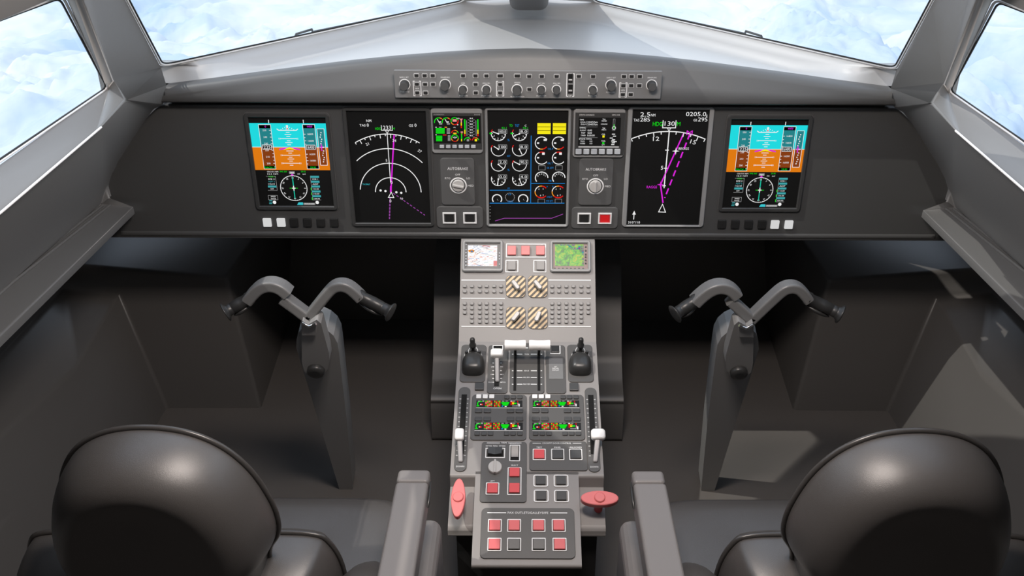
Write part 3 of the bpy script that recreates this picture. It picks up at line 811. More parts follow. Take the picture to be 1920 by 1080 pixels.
def nav_right():
    md = Mod(PANEL, 1250, 316, 'navigation_display', 'tall light framed navigation display reading heading 130 with magenta route line', 'display screen')
    c = md.crop(1160, 195, 4.497); k = c.k; kv = c.kv
    w, h = k(706), kv(1004)
    b = MB(); b.ring2(rrect(0, 0, w, h, k(30), 5), rrect(0, 0, w - k(76), h - k(34), k(3), 5), 0.0004, 0.008, 'bezel_grey', bev=0.002); b.obj('bezel', md.root)
    g = MB(); z1, z2, z3 = .0018, .0021, .0024
    g.slab(rrect(0, 0, w - k(70), h - k(30)), 0.0006, 0.0015, 'screen_glass')
    def T(t, x, y, hh, mat, w_=None, rot=0, z=z2): p = c(x, y); g.text(t, p[0], p[1], kv(hh), z, 'lit_' + mat, k(w_) if w_ else None, rot)
    T('2.5', 224, 86, 34, 'white', 80); T('NM', 290, 92, 22, 'white', 36); T('TAS', 150, 134, 22, 'white', 46); T('285', 222, 129, 32, 'white', 80)
    T('0205.0', 652, 83, 34, 'white', 165); T('z', 742, 94, 22, 'white'); T('GS', 645, 134, 20, 'white', 30); T('295', 708, 128, 32, 'white', 78)
    T('HDG', 328, 166, 34, 'green', 80); T('130', 430, 163, 36, 'white', 84); T('M', 505, 166, 32, 'green', 28)
    p = c(428, 166); g.ribbon([(p[0] - k(54), p[1] + kv(28)), (p[0] - k(54), p[1] - kv(32)), (p[0] + k(52), p[1] - kv(32)), (p[0] + k(52), p[1] + kv(28))], k(7), z1, 'lit_white')
    p = c(424, 212); g.ribbon([(p[0] - k(14), p[1] + kv(10)), (p[0], p[1] - kv(14)), (p[0] + k(14), p[1] + kv(10))], k(5), z1, 'lit_white', True)
    C = c(415, 948); r1 = c(424, 230)[1] - C[1]; C = (c(424, 230)[0] - k(2), C[1])
    a0 = math.degrees(math.asin(k(309) / r1)); g.arc(C, r1, 90 - a0, 90 + a0, k(8), z1, 'lit_white', 40)
    for i in range(-5, 6):
        a = math.radians(4.75 * i); L = k(38) if i in (-2, 4, 2) else k(24)
        if i: g.ribbon([(C[0] + r1 * math.sin(a), C[1] + r1 * math.cos(a)), (C[0] + (r1 - L) * math.sin(a), C[1] + (r1 - L) * math.cos(a))], k(7), z1, 'lit_white')
    T('12', 315, 291, 34, 'white', 52, rot=.05); T('15', 628, 318, 34, 'white', 48, rot=-.25)
    def R(pts, wd, mat, z=z1): g.ribbon([c(*p) for p in pts], k(wd), z, 'lit_' + mat)
    R([(426, 230), (382, 708)], 9, 'white')
    for x, y in ((407, 387), (395, 540), (382, 688)): p = c(x, y); g.rect(p[0], p[1], k(30), kv(7), z2, 'lit_white')
    T('5', 365, 535, 32, 'white')
    R([(548, 245), (352, 678), (373, 832)], 11, 'magenta')
    g.dash(c(602, 245), c(388, 790), k(12), z1, 'lit_magenta', kv(52), kv(28))
    def star(x, y, r, mat, z):
        p = c(x, y); g.poly([(p[0] + (k(r) if i % 2 == 0 else k(r * .25)) * math.sin(PI * i / 4), p[1] + (kv(r) if i % 2 == 0 else kv(r * .25)) * math.cos(PI * i / 4)) for i in range(8)], z, 'lit_' + mat)
    star(352, 678, 30, 'magenta', z3); star(481, 395, 32, 'white', z3)
    T('BEGGS', 548, 374, 20, 'white', 86); T('RAGGS', 279, 698, 22, 'magenta', 88); T('M', 597, 240, 38, 'magenta', 50, z=z3)
    g.ribbon([c(336, 908), c(369, 842), c(394, 910)], k(7), z2, 'lit_white', True)
    R([(126, 972), (130, 915)], 7, 'white'); g.poly([c(114, 930), c(144, 930), c(131, 898)], z2, 'lit_white'); T('310\u00b0/10', 129, 996, 20, 'white', 104)
    g.obj('screen', md.root)
nav_right()

def engine():
    md = Mod(PANEL, 989.5, 316, 'engine_display', 'central engine display with white round gauges and blue dividing lines', 'display screen')
    c = md.crop(900, 195, 4.5); k = c.k; kv = c.kv
    w, h = k(708), kv(1002)
    b = MB(); b.ring(rrect(0, 0, w, h, k(28), 5), k(22), 0.0004, 0.010, 'bezel_grey', bev=0.003); b.obj('bezel', md.root)
    g = MB(); z1, z2, z3 = .0018, .0021, .0024
    g.slab(rrect(0, 0, w - k(42), h - k(42)), 0.0006, 0.0015, 'screen_glass')
    def T(t, x, y, hh, mat, w_=None, rot=0, z=z2): p = c(x, y); g.text(t, p[0], p[1], kv(hh), z, 'lit_' + mat, k(w_) if w_ else None, rot)
    def R(pts, wd, mat, z=z1): g.ribbon([c(*p) for p in pts], k(wd), z, 'lit_' + mat)
    rows = (250, 380, 508, 632); vals = (('100.0', '8.0'), ('100', '8.0'), ('2.0', '90.5'), ('0.0', '4.0'))
    nd = (((105, 232), (288, 266)), ((116, 355), (355, 425)), ((196, 543), (284, 484)), ((147, 682), (352, 682)))
    for r, y in enumerate(rows):
        for j, x in enumerate((155, 333)):
            C = c(x, y); rr = k(59)
            g.arc(C, rr, 360, 165 if r < 3 else 160, k(6), z1, 'lit_white', 30)
            if r < 3: g.arc(C, rr * 1.02, 166, 144, k(7), z2, 'lit_red', 5)
            if r in (0, 3):
                for i in range(7):
                    a = math.radians(352 - 29 * i); g.ribbon([(C[0] + rr * math.cos(a), C[1] + rr * math.sin(a)), (C[0] + rr * .8 * math.cos(a), C[1] + rr * .8 * math.sin(a))], k(5), z1, 'lit_white')
                    if i % 2: g.text(str(8 - i), C[0] + rr * .66 * math.cos(a), C[1] + rr * .66 * math.sin(a), kv(13), z1, 'lit_white')
            R([(x, y), nd[r][j]], 7, 'white', z2); g.poly(circ(C[0], C[1], k(7), n=10), z2, 'lit_white')
            p = c(x + 36, y - 20); g.rect(p[0], p[1], k(74), kv(36), z1, 'lit_grey'); g.rect(p[0], p[1], k(66), kv(28), z2, 'lit_black'); g.text(vals[r][j], p[0], p[1], kv(21), z3, 'lit_white', k(56))
    for x in (203, 383): T('92.1', x, 200, 15, 'green', 40)
    T('TO', 261, 180, 20, 'green', 26); T('TGT', 313, 180, 20, 'blue', 36); T('C', 385, 181, 16, 'white')
    for x, y in ((90, 246), (268, 246)): p = c(x, y); g.rect(p[0], p[1], k(18), kv(12), z2, 'lit_green')
    T('%', 241, 302, 18, 'blue'); T('EGT', 243, 436, 14, 'blue', 26); T('%', 241, 554, 18, 'blue'); T('FF', 243, 710, 14, 'blue')
    for pts in ([(82, 726), (426, 726)], [(82, 835), (712, 835)], [(432, 265), (427, 835)], [(432, 668), (716, 668)]): R(pts, 6, 'blue')
    for x in (144, 364):
        C = c(x, 800); g.arc(C, k(40), -38, 218, k(9), z1, 'lit_white', 26); g.ribbon([(C[0], C[1]), (C[0] + k(10), C[1] - k(16))], k(3), z1, 'lit_grey')
    C = c(253, 785)
    for i in range(18):
        a = 2 * PI * i / 18; g.rect(C[0] + k(39) * math.cos(a), C[1] + k(39) * math.sin(a), k(7), k(7), z1, 'lit_grey')
    T('1.0', 250, 760, 16, 'blue'); T('FUEL KG', 257, 820, 14, 'blue', 46)
    for x in (540, 670):
        p = c(x, 206); g.rect(p[0], p[1], k(110), kv(88), z1, 'lit_yellow')
        for dy in (-15, 14): g.rect(p[0], p[1] + kv(dy), k(106), kv(4), z2, 'lit_black')
    for j, x in enumerate((520, 664)):
        C = c(x, 328); rr = k(53); g.arc(C, rr, 35, 255, k(7), z1, 'lit_white', 26); g.arc(C, rr, 255, 282, k(8), z1, 'lit_orange', 6); g.arc(C, rr, 282, 322, k(8), z1, 'lit_red', 8)
        p = c(x + 30, 302); g.rect(p[0], p[1], k(26), kv(14), z2, 'lit_white'); p = c(x - 30, 328); g.rect(p[0], p[1], k(18), kv(12), z2, 'lit_white')
        C = c(x, 455); g.arc(C, rr, 62, 112, k(8), z1, 'lit_red', 8); g.arc(C, rr, 112, 310, k(7), z1, 'lit_white', 26); g.arc(C, rr, 310, 325, k(7), z1, 'lit_white', 4)
        p = c(x + 15, 417); g.rect(p[0], p[1], k(22), kv(18), z2, 'lit_white'); p = c(x - 30, 451); g.rect(p[0], p[1], k(18), kv(12), z2, 'lit_white')
        p = c(x + 2, 537); g.ribbon(rrect(p[0], p[1], k(56), kv(36)), k(3), z1, 'lit_grey', True)
        C = c(x, 622); g.arc(C, rr, 0, 218, k(8), z1, 'lit_white', 28)
        for a in (30, 60, 90, 120, 150): g.text(str(a // 30), C[0] + rr * .68 * math.cos(math.radians(a)), C[1] + rr * .68 * math.sin(math.radians(a)), kv(14), z1, 'lit_white')
        C = c(x - 3, 740); g.arc(C, rr, 40, 84, k(9), z1, 'lit_red', 8); g.arc(C, rr, 84, 112, k(8), z1, 'lit_orange', 6); g.arc(C, rr, 112, 175, k(7), z1, 'lit_white', 10); g.arc(C, rr, 175, 225, k(8), z1, 'lit_orange', 8); g.arc(C, rr, 225, 318, k(9), z1, 'lit_red', 14)
        for a in (60, 130, 260, 300): g.text(str(a % 9), C[0] + rr * .62 * math.cos(math.radians(a)), C[1] + rr * .62 * math.sin(math.radians(a)), kv(13), z1, 'lit_white')
        p = c(x - 3, 817); g.ribbon(rrect(p[0], p[1], k(56), kv(34)), k(3), z1, 'lit_grey', True)
    T('OIL P', 595, 377, 15, 'blue', 44); T('OIL T', 592, 498, 15, 'blue', 44); T('OIL QTY', 592, 537, 15, 'blue', 58); T('VIB', 590, 646, 15, 'blue', 26); T('HYD P', 587, 782, 15, 'blue', 44); T('HYD QTY', 587, 815, 15, 'blue', 58)
    T('A', 567, 694, 12, 'blue'); T('B', 615, 694, 12, 'blue')
    for i in range(5): p = c(85, 862 + 27 * i); g.rect(p[0], p[1], k(7), kv(6), z1, 'lit_grey')
    R([(127, 985), (205, 962), (605, 962), (700, 927)], 6, 'purple')
    g.obj('screen', md.root)
engine()

def small_left():
    md = Mod(PANEL, 857, 244.5, 'gauge_display', 'small display with green engine gauges and six keys left of the engine display', 'display screen')
    c = md.crop(800, 195, 4.5); k = c.k; kv = c.kv
    w, h = k(432), kv(380)
    b = MB(); b.slab(rrect(0, 0, w, h, k(28), 5), 0.0004, 0.008, 'bezel_grey', 0.003); b.obj('housing', md.root)
    p = c(261, 222)
    b = MB(); b.slab(rrect(p[0], p[1], k(412), kv(306)), 0.0082, 0.0100, 'bezel_dark', 0.0008)
    for t, x in (('MULTIFUNCTION', 105), ('ENGINE', 428)): q_ = c(x, 81); b.text(t, q_[0], q_[1], kv(9), 0.0103, 'print_grey', k(85 if x < 200 else 50))
    b.obj('bezel', md.root)
    g = MB(); p = c(259, 208); g.slab(rrect(p[0], p[1], k(396), kv(228)), 0.0101, 0.0106, 'screen_glass'); z1, z2 = .0109, .0112
    def A(x, y, r, a0, a1, mat, wd=7): g.arc(c(x, y), k(r), a0, a1, k(wd), z1, 'lit_' + mat, 16)
    def B(x, y, w_, h_, mat, z=z1): q_ = c(x, y); g.rect(q_[0], q_[1], k(w_), kv(h_), z, 'lit_' + mat)
    def T(t, x, y, hh, mat, w_=None): q_ = c(x, y); g.text(t, q_[0], q_[1], kv(hh), z2, 'lit_' + mat, k(w_) if w_ else None)
    for x in (107, 172):
        A(x, 145, 38, 190, 80, 'green'); A(x, 145, 38, 80, 55, 'orange'); A(x, 145, 38, 55, 35, 'red')
        g.ribbon([c(x + 3, 150), c(x - 15, 118)], k(5), z2, 'lit_white'); B(x + 14, 158, 26, 12, 'grey'); B(x + 10, 142, 14, 9, 'white', z2)
    A(238, 136, 30, 200, 20, 'green'); A(238, 136, 30, 20, -110, 'red'); A(238, 136, 30, -110, -160, 'orange'); B(238, 130, 34, 20, 'pink')
    T('FUEL', 268, 112, 9, 'white'); B(264, 146, 9, 12, 'red'); B(264, 166, 9, 8, 'white')
    B(294, 132, 9, 34, 'pink'); B(294, 160, 9, 26, 'yellow'); B(294, 184, 9, 20, 'red'); g.poly([c(280, 115), c(308, 115), c(294, 135)], z2, 'lit_pink')
    B(297, 262, 9, 50, 'green'); B(297, 296, 9, 18, 'yellow'); B(299, 228, 20, 10, 'pink'); B(299, 241, 14, 6, 'red')
    for i in range(5):
        B(117, 198 + 9.5 * i, 74, 8, 'green'); B(186, 198 + 10 * i, 28, 7, 'grey')
        if i < 5: B(108, 262 + 9.5 * i, 52, 8, 'green'); B(192, 258 + 10 * i, 22, 7, 'grey')
    B(82, 187, 12, 6, 'white'); B(164, 187, 20, 8, 'orange'); B(155, 252, 30, 8, 'red'); B(82, 250, 10, 6, 'white'); T('1245', 117, 187, 8, 'white')
    T('OIL', 238, 188, 9, 'white'); A(240, 240, 28, 170, 95, 'red'); A(240, 240, 28, 95, 40, 'orange'); A(240, 240, 28, 40, 5, 'green'); B(240, 238, 30, 12, 'orange'); T('84', 240, 240, 12, 'yellow')
    A(240, 278, 29, -10, 190, 'green'); A(240, 278, 29, 190, 230, 'orange'); A(240, 278, 29, -60, -10, 'orange'); A(240, 278, 29, 230, 300, 'red', 5); g.ribbon([c(222, 268), c(240, 280), c(258, 268)], k(4), z1, 'lit_white'); B(240, 272, 12, 16, 'grey')
    for x, s_ in ((324, 1), (434, -1)):
        B(x, 165, 10, 90, 'green'); B(x, 225, 10, 34, 'yellow'); B(x, 253, 10, 20, 'red'); B(x + s_ * 16, 195, 5, 130, 'grey')
    for i, t in enumerate(('8.8', '9.0', '88', '105', '85', '80', '82')): T(t, 378, 112 + 24 * i, 11, 'white', 26); g.ribbon([c(350, 124 + 24 * i), c(364, 126 + 24 * i)], k(4), z1, 'lit_grey'); g.ribbon([c(392, 126 + 24 * i), c(406, 124 + 24 * i)], k(4), z1, 'lit_grey')
    for x, mt in ((347, 'green'), (414, 'red')):
        A(x, 302, 28, 170, 90, mt); A(x, 302, 28, 90, 45, 'orange' if mt == 'red' else 'green'); A(x, 302, 28, 45, 15, 'red' if mt == 'green' else 'green'); B(x + 3, 296, 20, 18, 'grey' if mt == 'green' else 'yellow')
    g.obj('screen', md.root)
    for x in (132, 185, 238, 291, 343, 396):
        p = c(x, 348); b = MB(); b.slab(rrect(p[0], p[1], k(38), kv(27), k(4), 2), 0.0102, 0.0150, 'lcd_key', 0.001); b.obj('key', md.root)
small_left()

def small_right():
    md = Mod(PANEL, 1122.5, 249, 'clock_display', 'small display with white text and six pale keys right of the engine display', 'display screen')
    c = md.crop(1060, 195, 4.5); k = c.k; kv = c.kv
    w, h = k(434), kv(410)
    b = MB(); b.slab(rrect(0, 0, w, h, k(28), 5), 0.0004, 0.008, 'bezel_grey', 0.003); b.obj('housing', md.root)
    p = c(287, 245); b = MB(); b.slab(rrect(p[0], p[1], k(415), kv(358)), 0.0082, 0.0100, 'bezel_dark', 0.0008)
    q_ = c(180, 84); b.text('SYNTH AVIONICS', q_[0], q_[1], kv(11), .0103, 'print_white', k(124)); q_ = c(426, 84); b.text('DMC 0100', q_[0], q_[1], kv(11), .0103, 'print_white', k(64))
    q_ = c(279, 353); b.rect(q_[0], q_[1], k(342), kv(12), .0103, 'print_grey'); b.obj('bezel', md.root)
    g = MB(); p = c(285, 226); g.slab(rrect(p[0], p[1], k(352), kv(238)), 0.0101, 0.0106, 'screen_glass'); z1, z2 = .0109, .0112
    def B(x, y, w_, h_, mat, z=z1): q_ = c(x, y); g.rect(q_[0], q_[1], k(w_), kv(h_), z, 'lit_' + mat)
    def T(t, x, y, hh, mat, w_=None): q_ = c(x, y); g.text(t, q_[0], q_[1], kv(hh), z2, 'lit_' + mat, k(w_) if w_ else None)
    for t, x, y, hh, wd in (('TIME', 137, 123, 12, 34), ('LOCAL', 148, 143, 11, 44), ('12:04:57am', 224, 143, 15, 92), ('ZULU', 148, 162, 11, 40), ('12:04:57am', 224, 163, 15, 92), ('TIMING', 144, 191, 12, 54),
                            ('FLIGHT', 149, 213, 12, 50), ('0:00', 204, 213, 15, 36), ('TRIP', 148, 234, 12, 36), ('0:00', 204, 234, 15, 36), ('TIMER', 149, 255, 12, 42), ('0:00:00', 214, 255, 15, 62),
                            ('ENGINE TIMING', 168, 284, 12, 106), ('TACH', 142, 304, 11, 36), ('0.0', 214, 304, 12, 22), ('HOBBS', 144, 323, 11, 42), ('0.0', 214, 323, 12, 22),
                            ('TAIL', 325, 120, 11, 26), ('WIND', 325, 134, 11, 44), ('CROSS', 325, 160, 10, 54), ('24', 322, 196, 15, 22), ('VOLTS', 322, 208, 10, 40), ('OIL', 320, 246, 12, 32), ('FUEL', 320, 302, 12, 34), ('QTY', 318, 334, 9, 26)):
        T(t, x, y, hh, 'white', wd)
    for y in (184, 273): B(195, y, 150, 2, 'grey')
    B(320, 264, 18, 18, 'yellow', z2); B(318, 320, 18, 14, 'green', z2)
    q_ = c(408, 160); g.ribbon(rrect(q_[0], q_[1], k(14), kv(84)), k(3), z1, 'lit_grey', True); B(408, 180, 6, 34, 'green'); g.arc(c(408, 193), k(14), 0, 360, k(4), z1, 'lit_white', 14); T('FLAP', 406, 212, 9, 'grey')
    for x, y, a in ((404, 245, .1), (412, 262, -.3), (386, 278, .2), (404, 292, -.5), (398, 303, .6), (418, 308, -.4), (402, 318, 0), (398, 333, .1)): B(x, y, 26, 7, 'white')
    g.obj('screen', md.root)
    for x in (110, 175, 240, 305, 371, 436):
        p = c(x, 390); b = MB(); b.slab(rrect(p[0], p[1], k(50), kv(42), k(5), 2), 0.0102, 0.0160, 'lcd_key', 0.001); b.obj('key', md.root)
small_right()

def knob_two_tone(b, x, y, r, h, M=None):
    b.lathe([(r * 1.02, 0), (r, h * .25), (r * .93, h * .30), (r * .93, h * .93), (r * .88, h)], 'knob_black', Matrix.Translation((x, y, 0)), n=26)

def autobrake_unit(side, ox, pc, size, kc, ang, t1, t2, t3, t4, t5, label):
    md = Mod(PANEL, ox + pc[0] / 4.5, 195 + pc[1] / 4.5, 'selector_panel', label, 'selector panel', 'autobrake selector panels')
    c = md.crop(ox, 195, 4.5); k = c.k; kv = c.kv
    b = MB(); b.slab(rrect(0, 0, k(size[0]), kv(size[1]), k(30), 5), 0.0004, 0.005, 'bezel_mid', 0.0015)
    def T(t, p, hh, w_): q_ = c(*p); b.text(t, q_[0], q_[1], kv(hh), .0054, 'print_white', k(w_))
    T('AUTOBRAKE', t1, 22, 172); T('OFF', t2, 16, 42); T('RTO', t3, 16, 46); T('LO', t4, 16, 30); T('MED', t5, 16, 48)
    p = c(*kc); b.ring(circ(p[0], p[1], k(72), n=36), k(11), .0051, .0056, 'print_white'); b.poly(circ(p[0], p[1], k(61), n=36), .0054, 'key_black'); b.obj('plate', md.root)
    b = MB(); M = Matrix.Translation((p[0], p[1], .0052))
    b.lathe([(k(54), 0), (k(53), .004), (k(50), .0065), (k(48), .007)], 'knob_light', M, n=36)
    R = Matrix.Translation((p[0], p[1], .0120)) @ Matrix.Rotation(math.radians(ang), 4, 'Z')
    b.slab(rrect(0, 0, k(94), k(20), k(6), 3), 0, .006, 'knob_light', .002, M=R)
    b.obj('selector_knob', md.root)
autobrake_unit('left', 800, (263, 652), (285, 395), (268, 682), -12, (263, 540), (263, 591), (178, 621), (352, 621), (372, 684), 'grey autobrake selector panel with light knob turned flat, below the green gauge display')
autobrake_unit('right', 1060, (256, 655), (285, 392), (252, 688), 90, (257, 546), (255, 598), (167, 628), (341, 628), (357, 689), 'grey autobrake selector panel with light knob pointing upright, below the clock display')

def key_pair(ox, pc, size, keys, label):
    md = Mod(PANEL, ox + pc[0] / 4.5, 195 + pc[1] / 4.5, 'key_panel', label, 'key panel', 'two key panels under the selectors')
    c = md.crop(ox, 195, 4.5); k = c.k; kv = c.kv
    b = MB(); b.slab(rrect(0, 0, k(size[0]), kv(size[1]), k(34), 5), 0.0004, 0.005, 'bezel_mid', 0.0015); b.obj('plate', md.root)
    for x, y, mat in keys:
        p = c(x, y); b = MB(); b.slab(rrect(p[0], p[1], k(72), kv(72)), .0052, .0072, mat, .001)
        o = b.obj('push_button', md.root, label='red push button' if mat == 'red_bright' else 'black push button')
        f = MB(); f.ring(rrect(p[0], p[1], k(112), kv(90)), k(11), .0051, .0085, 'print_white'); f.obj('button_frame', o)
        if mat == 'red_bright':
            f = MB(); f.ring(rrect(p[0], p[1], k(90), kv(74)), k(8), .0052, .0078, 'red_key'); f.obj('button_rim', o)
key_pair(800, (281, 952), (392, 180), ((193, 955, 'key_black'), (366, 955, 'key_black')), 'small grey panel with two black white framed buttons')
key_pair(1060, (246, 957), (394, 178), ((158, 958, 'key_black'), (332, 958, 'red_bright')), 'small grey panel with one black and one red white framed button')

# ------------------------------------------------------------------ mode control panel on the glareshield
def mcp():
    md = Mod(GLARE, 989.5, 158, 'mode_control_panel', 'light grey autopilot mode control panel with knobs on the glareshield front', 'control panel')
    cA = md.crop(730, 110, 7.111); cB = md.crop(980, 110, 7.111); k = cA.k; kv = cA.kv
    x0, x1 = cA(75, 330)[0], cB(1845, 330)[0]; yt, yb = cA(1700, 152)[1], cA(1700, 518)[1]
    b = MB(); b.slab(rrect((x0 + x1) / 2, (yt + yb) / 2, x1 - x0, yt - yb, .002, 2), 0.0004, .008, 'plate_grey', .001)
    zt = .0083
    def T(c, t, x, y, w_, hh=17): p = c(x, y); b.text(t, p[0], p[1], kv(hh), zt, 'print_white', k(w_))
    for c, t, x, y, w_ in ((cA, 'BARO SET', 203, 238, 118), (cA, 'PUSH STD', 213, 431, 118), (cA, 'HPA', 377, 387, 50), (cA, 'MINIMUMS', 748, 240, 118), (cA, 'CRS', 985, 317, 50), (cA, 'PUSH DIR', 992, 484, 112),
                           (cA, 'HDG SEL', 1296, 318, 102), (cA, 'PUSH SYNC', 1298, 485, 134), (cA, 'SPEED', 1707, 310, 80), (cA, 'PUSH IAS/MACH', 1708, 495, 182),
                           (cB, 'ALT SEL', 250, 320, 94), (cB, 'PUSH FT/M', 248, 486, 126), (cB, 'FPA SEL', 455, 320, 98), (cB, 'DN', 637, 190, 34), (cB, 'UP', 630, 487, 34),
                           (cB, 'CRS', 935, 325, 50), (cB, 'PUSH DIR', 930, 485, 112), (cB, 'BARO SET', 1178, 244, 118), (cB, 'PUSH STD', 1168, 438, 116), (cB, 'HPA', 1334, 411, 50), (cB, 'MINIMUMS', 1722, 244, 118)):
        T(c, t, x, y, w_)
    def bracket(c, x, y, w_, h_, m=22):
        p = c(x, y); W, H = k(w_) / 2, kv(h_) / 2
        for s in (-1, 1): b.ribbon([(p[0] + s * (W - k(m)), p[1] + H), (p[0] + s * W, p[1] + H), (p[0] + s * W, p[1] - H), (p[0] + s * (W - k(m)), p[1] - H)], k(9), zt, 'print_white')
    bracket(cA, 376, 388, 100, 196); bracket(cA, 1478, 390, 96, 196); bracket(cB, 1335, 408, 98, 192); bracket(cB, 635, 342, 98, 300)
    b.obj('plate', md.root)
    def button(c, x, y, w_=56):
        p = c(x, y); o = MB(); o.slab(rrect(p[0], p[1], k(w_), kv(36), .0008, 2), .0082, .0112, 'key_black', .0006); o = o.obj('push_button', md.root)
        f = MB(); f.ring(rrect(p[0], p[1], k(w_ + 24), kv(56), k(9), 2), k(8), .0081, .0092, 'print_grey'); f.obj('button_frame', o)
    for x, y in ((366, 214), (475, 215), (582, 215), (372, 329), (481, 330), (587, 330), (377, 443), (487, 444), (985, 216), (1151, 217), (1152, 330), (1155, 443), (1296, 217), (1478, 331), (1478, 444), (1865, 224), (1868, 396)):
        button(cA, x, y, 50)
    button(cA, 1479, 217, 66); button(cA, 1707, 218, 66)
    for x, y in ((254, 224), (452, 224), (747, 224), (937, 226), (1347, 226), (1449, 226), (1558, 226), (1338, 349), (1443, 348), (1551, 348), (1332, 466), (1437, 466)):
        button(cB, x, y, 52)
    def knob(c, x, y, r, h):
        p = c(x, y); o = MB(); knob_two_tone(o, p[0], p[1], k(r), h, None)
        o.v = [(a, bb, zz + .0082) for a, bb, zz in o.v]
        o.lathe([(k(r) * .86, 0), (k(r) * .84, .0006)], 'knob_top', Matrix.Translation((p[0], p[1], .0083 + h)), n=26)
        o = o.obj('knob', md.root)
        f = MB(); f.ring(circ(p[0], p[1], k(r + 13), n=32), k(10), .0081, .0087, 'print_white'); f.obj('dial_ring', o)
    for x, y, r, h in ((210, 335, 62, .023), (748, 336, 63, .023), (985, 400, 52, .020), (1296, 400, 52, .020), (1703, 403, 61, .023)): knob(cA, x, y, r, h)
    for x, y, r, h in ((248, 400, 50, .020), (449, 400, 50, .020), (931, 403, 52, .020), (1174, 341, 62, .023), (1714, 342, 62, .023)): knob(cB, x, y, r, h)
    for y in (252, 396):
        p = cB(635, y); o = MB(); o.slab(rrect(p[0], p[1], k(62), kv(120)), .0081, .0088, 'slot_black')
        M = Matrix.Translation((p[0], p[1] - kv(22), .002)) @ Matrix.Rotation(PI / 2, 4, 'Y')
        o.lathe([(kv(34), -k(24)), (kv(34), k(24))], 'rod_metal', M, n=20); o.obj('thumbwheel', md.root)
mcp()
# ================================================================== centre pedestal
A1_, A2_ = math.radians(49), math.radians(22)
PT0 = onY(989.5, 450.5, 2.60); PT0.x = 0
EY1 = Vector((0, math.cos(A1_), math.sin(A1_))); EY2 = Vector((0, math.cos(A2_), math.sin(A2_)))
N1 = Vector((0, -EY1.z, EY1.y)); N2 = Vector((0, -EY2.z, EY2.y))
PJ = onP(989.5, 641, PT0, N1); PJ.x = 0
UPPER = frame(PT0, (1, 0, 0), EY1); LOWER = frame(PJ, (1, 0, 0), EY2)
PA = onP(989.5, 893, PJ, N2); PE = onP(989.5, 1062, PJ, N2); PL = onP(989.5, 985, PJ, N2)
HW = 0.5 * (onP(1113.5, 545, PT0, N1).x - onP(859.5, 545, PT0, N1).x)
NW = 0.5 * (onP(1091, 960, PJ, N2).x - onP(892, 960, PJ, N2).x)
print('pedestal', PT0, PJ, PA, PE, HW, NW)
PED = thing('centre_pedestal', 'grey sloping centre pedestal carrying the throttles and radio panels', 'pedestal', Matrix.Translation((0, 2.1, 0)))
PINV = PED.matrix_world.inverted()
def yz(p): return (p.y, p.z)
def extr(mb, prof, x0, x1, mat, inv=PINV):
    L = [[tuple(inv @ Vector((x, y, z))) for y, z in prof] for x in (x0, x1)]
    mb.loops(L, mat)
mb = MB()
a = PA + EY2 * 0.0
extr(mb, [(2.615, PT0.z), yz(PT0), yz(PJ), yz(PA), (PA.y, PA.z - 0.13), (2.615, PA.z - 0.13)], -HW, HW, 'pedestal_grey')
extr(mb, [yz(PA + EY2 * 0.02), yz(PE), (PE.y+.004, PE.z - 0.014), (PA.y + 0.02, PE.z - 0.014)], -NW, NW, 'pedestal_grey')
led = PL - N2 * 0.034
for s in (-1, 1):
    xs = sorted((s * (NW - 0.004), s * HW))
    q0 = PA + EY2 * 0.012 - N2 * 0.034; q1 = led
    extr(mb, [yz(q0), yz(q1 + EY2 * 0.012), yz(q1 + EY2 * 0.004 - N2 * 0.006), yz(q1 - N2 * 0.014), (q1.y + 0.004, q1.z - 0.024), (q0.y, q1.z - 0.024)], xs[0], xs[1], 'pedestal_grey')
mb.obj('pedestal_shell', PED, bevel=0.006, weld=False, seg=3)
mb = MB()
extr(mb, [(PE.y + 0.035, PE.z - 0.03), (PE.y + 0.05, 0.002), (2.64, 0.002), (2.64, PT0.z - 0.03), (PA.y + 0.2, PA.z - 0.06)], -NW + 0.012, NW - 0.012, 'pedestal_dark')
extr(mb, [(PL.y + 0.04, PL.z - 0.064), (PL.y + 0.05, 0.002), (2.63, 0.002), (2.63, PT0.z - 0.02), (PA.y + 0.25, PA.z - 0.05)], -HW + 0.02, HW - 0.02, 'pedestal_dark')
mb.obj('pedestal_base', PED, label='pedestal base blackened to stand for its shade')  # shade under the ledges put into the base colour
# raised fairing on each side, running down under the panel
for s in (-1, 1):
    fa = onH(828, 828, 2.05); ft = onY(806, 748, fa.y + 0.02); fx = abs(onY(806, 748, fa.y).x)
    prof = [(fa.y, 0.002), (fa.y + 0.012, ft.z - 0.03), (fa.y + 0.030, ft.z), (fa.y + 0.09, ft.z + 0.025), (fa.y + 0.16, ft.z + 0.085), (fa.y + 0.22, ft.z + 0.18)]
    tp = onY(818, 456, 3.15)
    prof += [(3.12, tp.z - 0.06), (3.3, tp.z), (3.69, tp.z + 0.02), (3.69, 0.002)]
    mb = MB(); xs = sorted((s * fx, s * (HW - 0.02)))
    extr(mb, prof, xs[0], xs[1], 'footwell_plastic')
    o = mb.obj('side_fairing', PED, bevel=0.02, seg=4, angle=15, label='dark fairing beside the pedestal')
    for p in o.data.polygons: p.use_smooth = True

def local(root): return root.matrix_world.inverted()
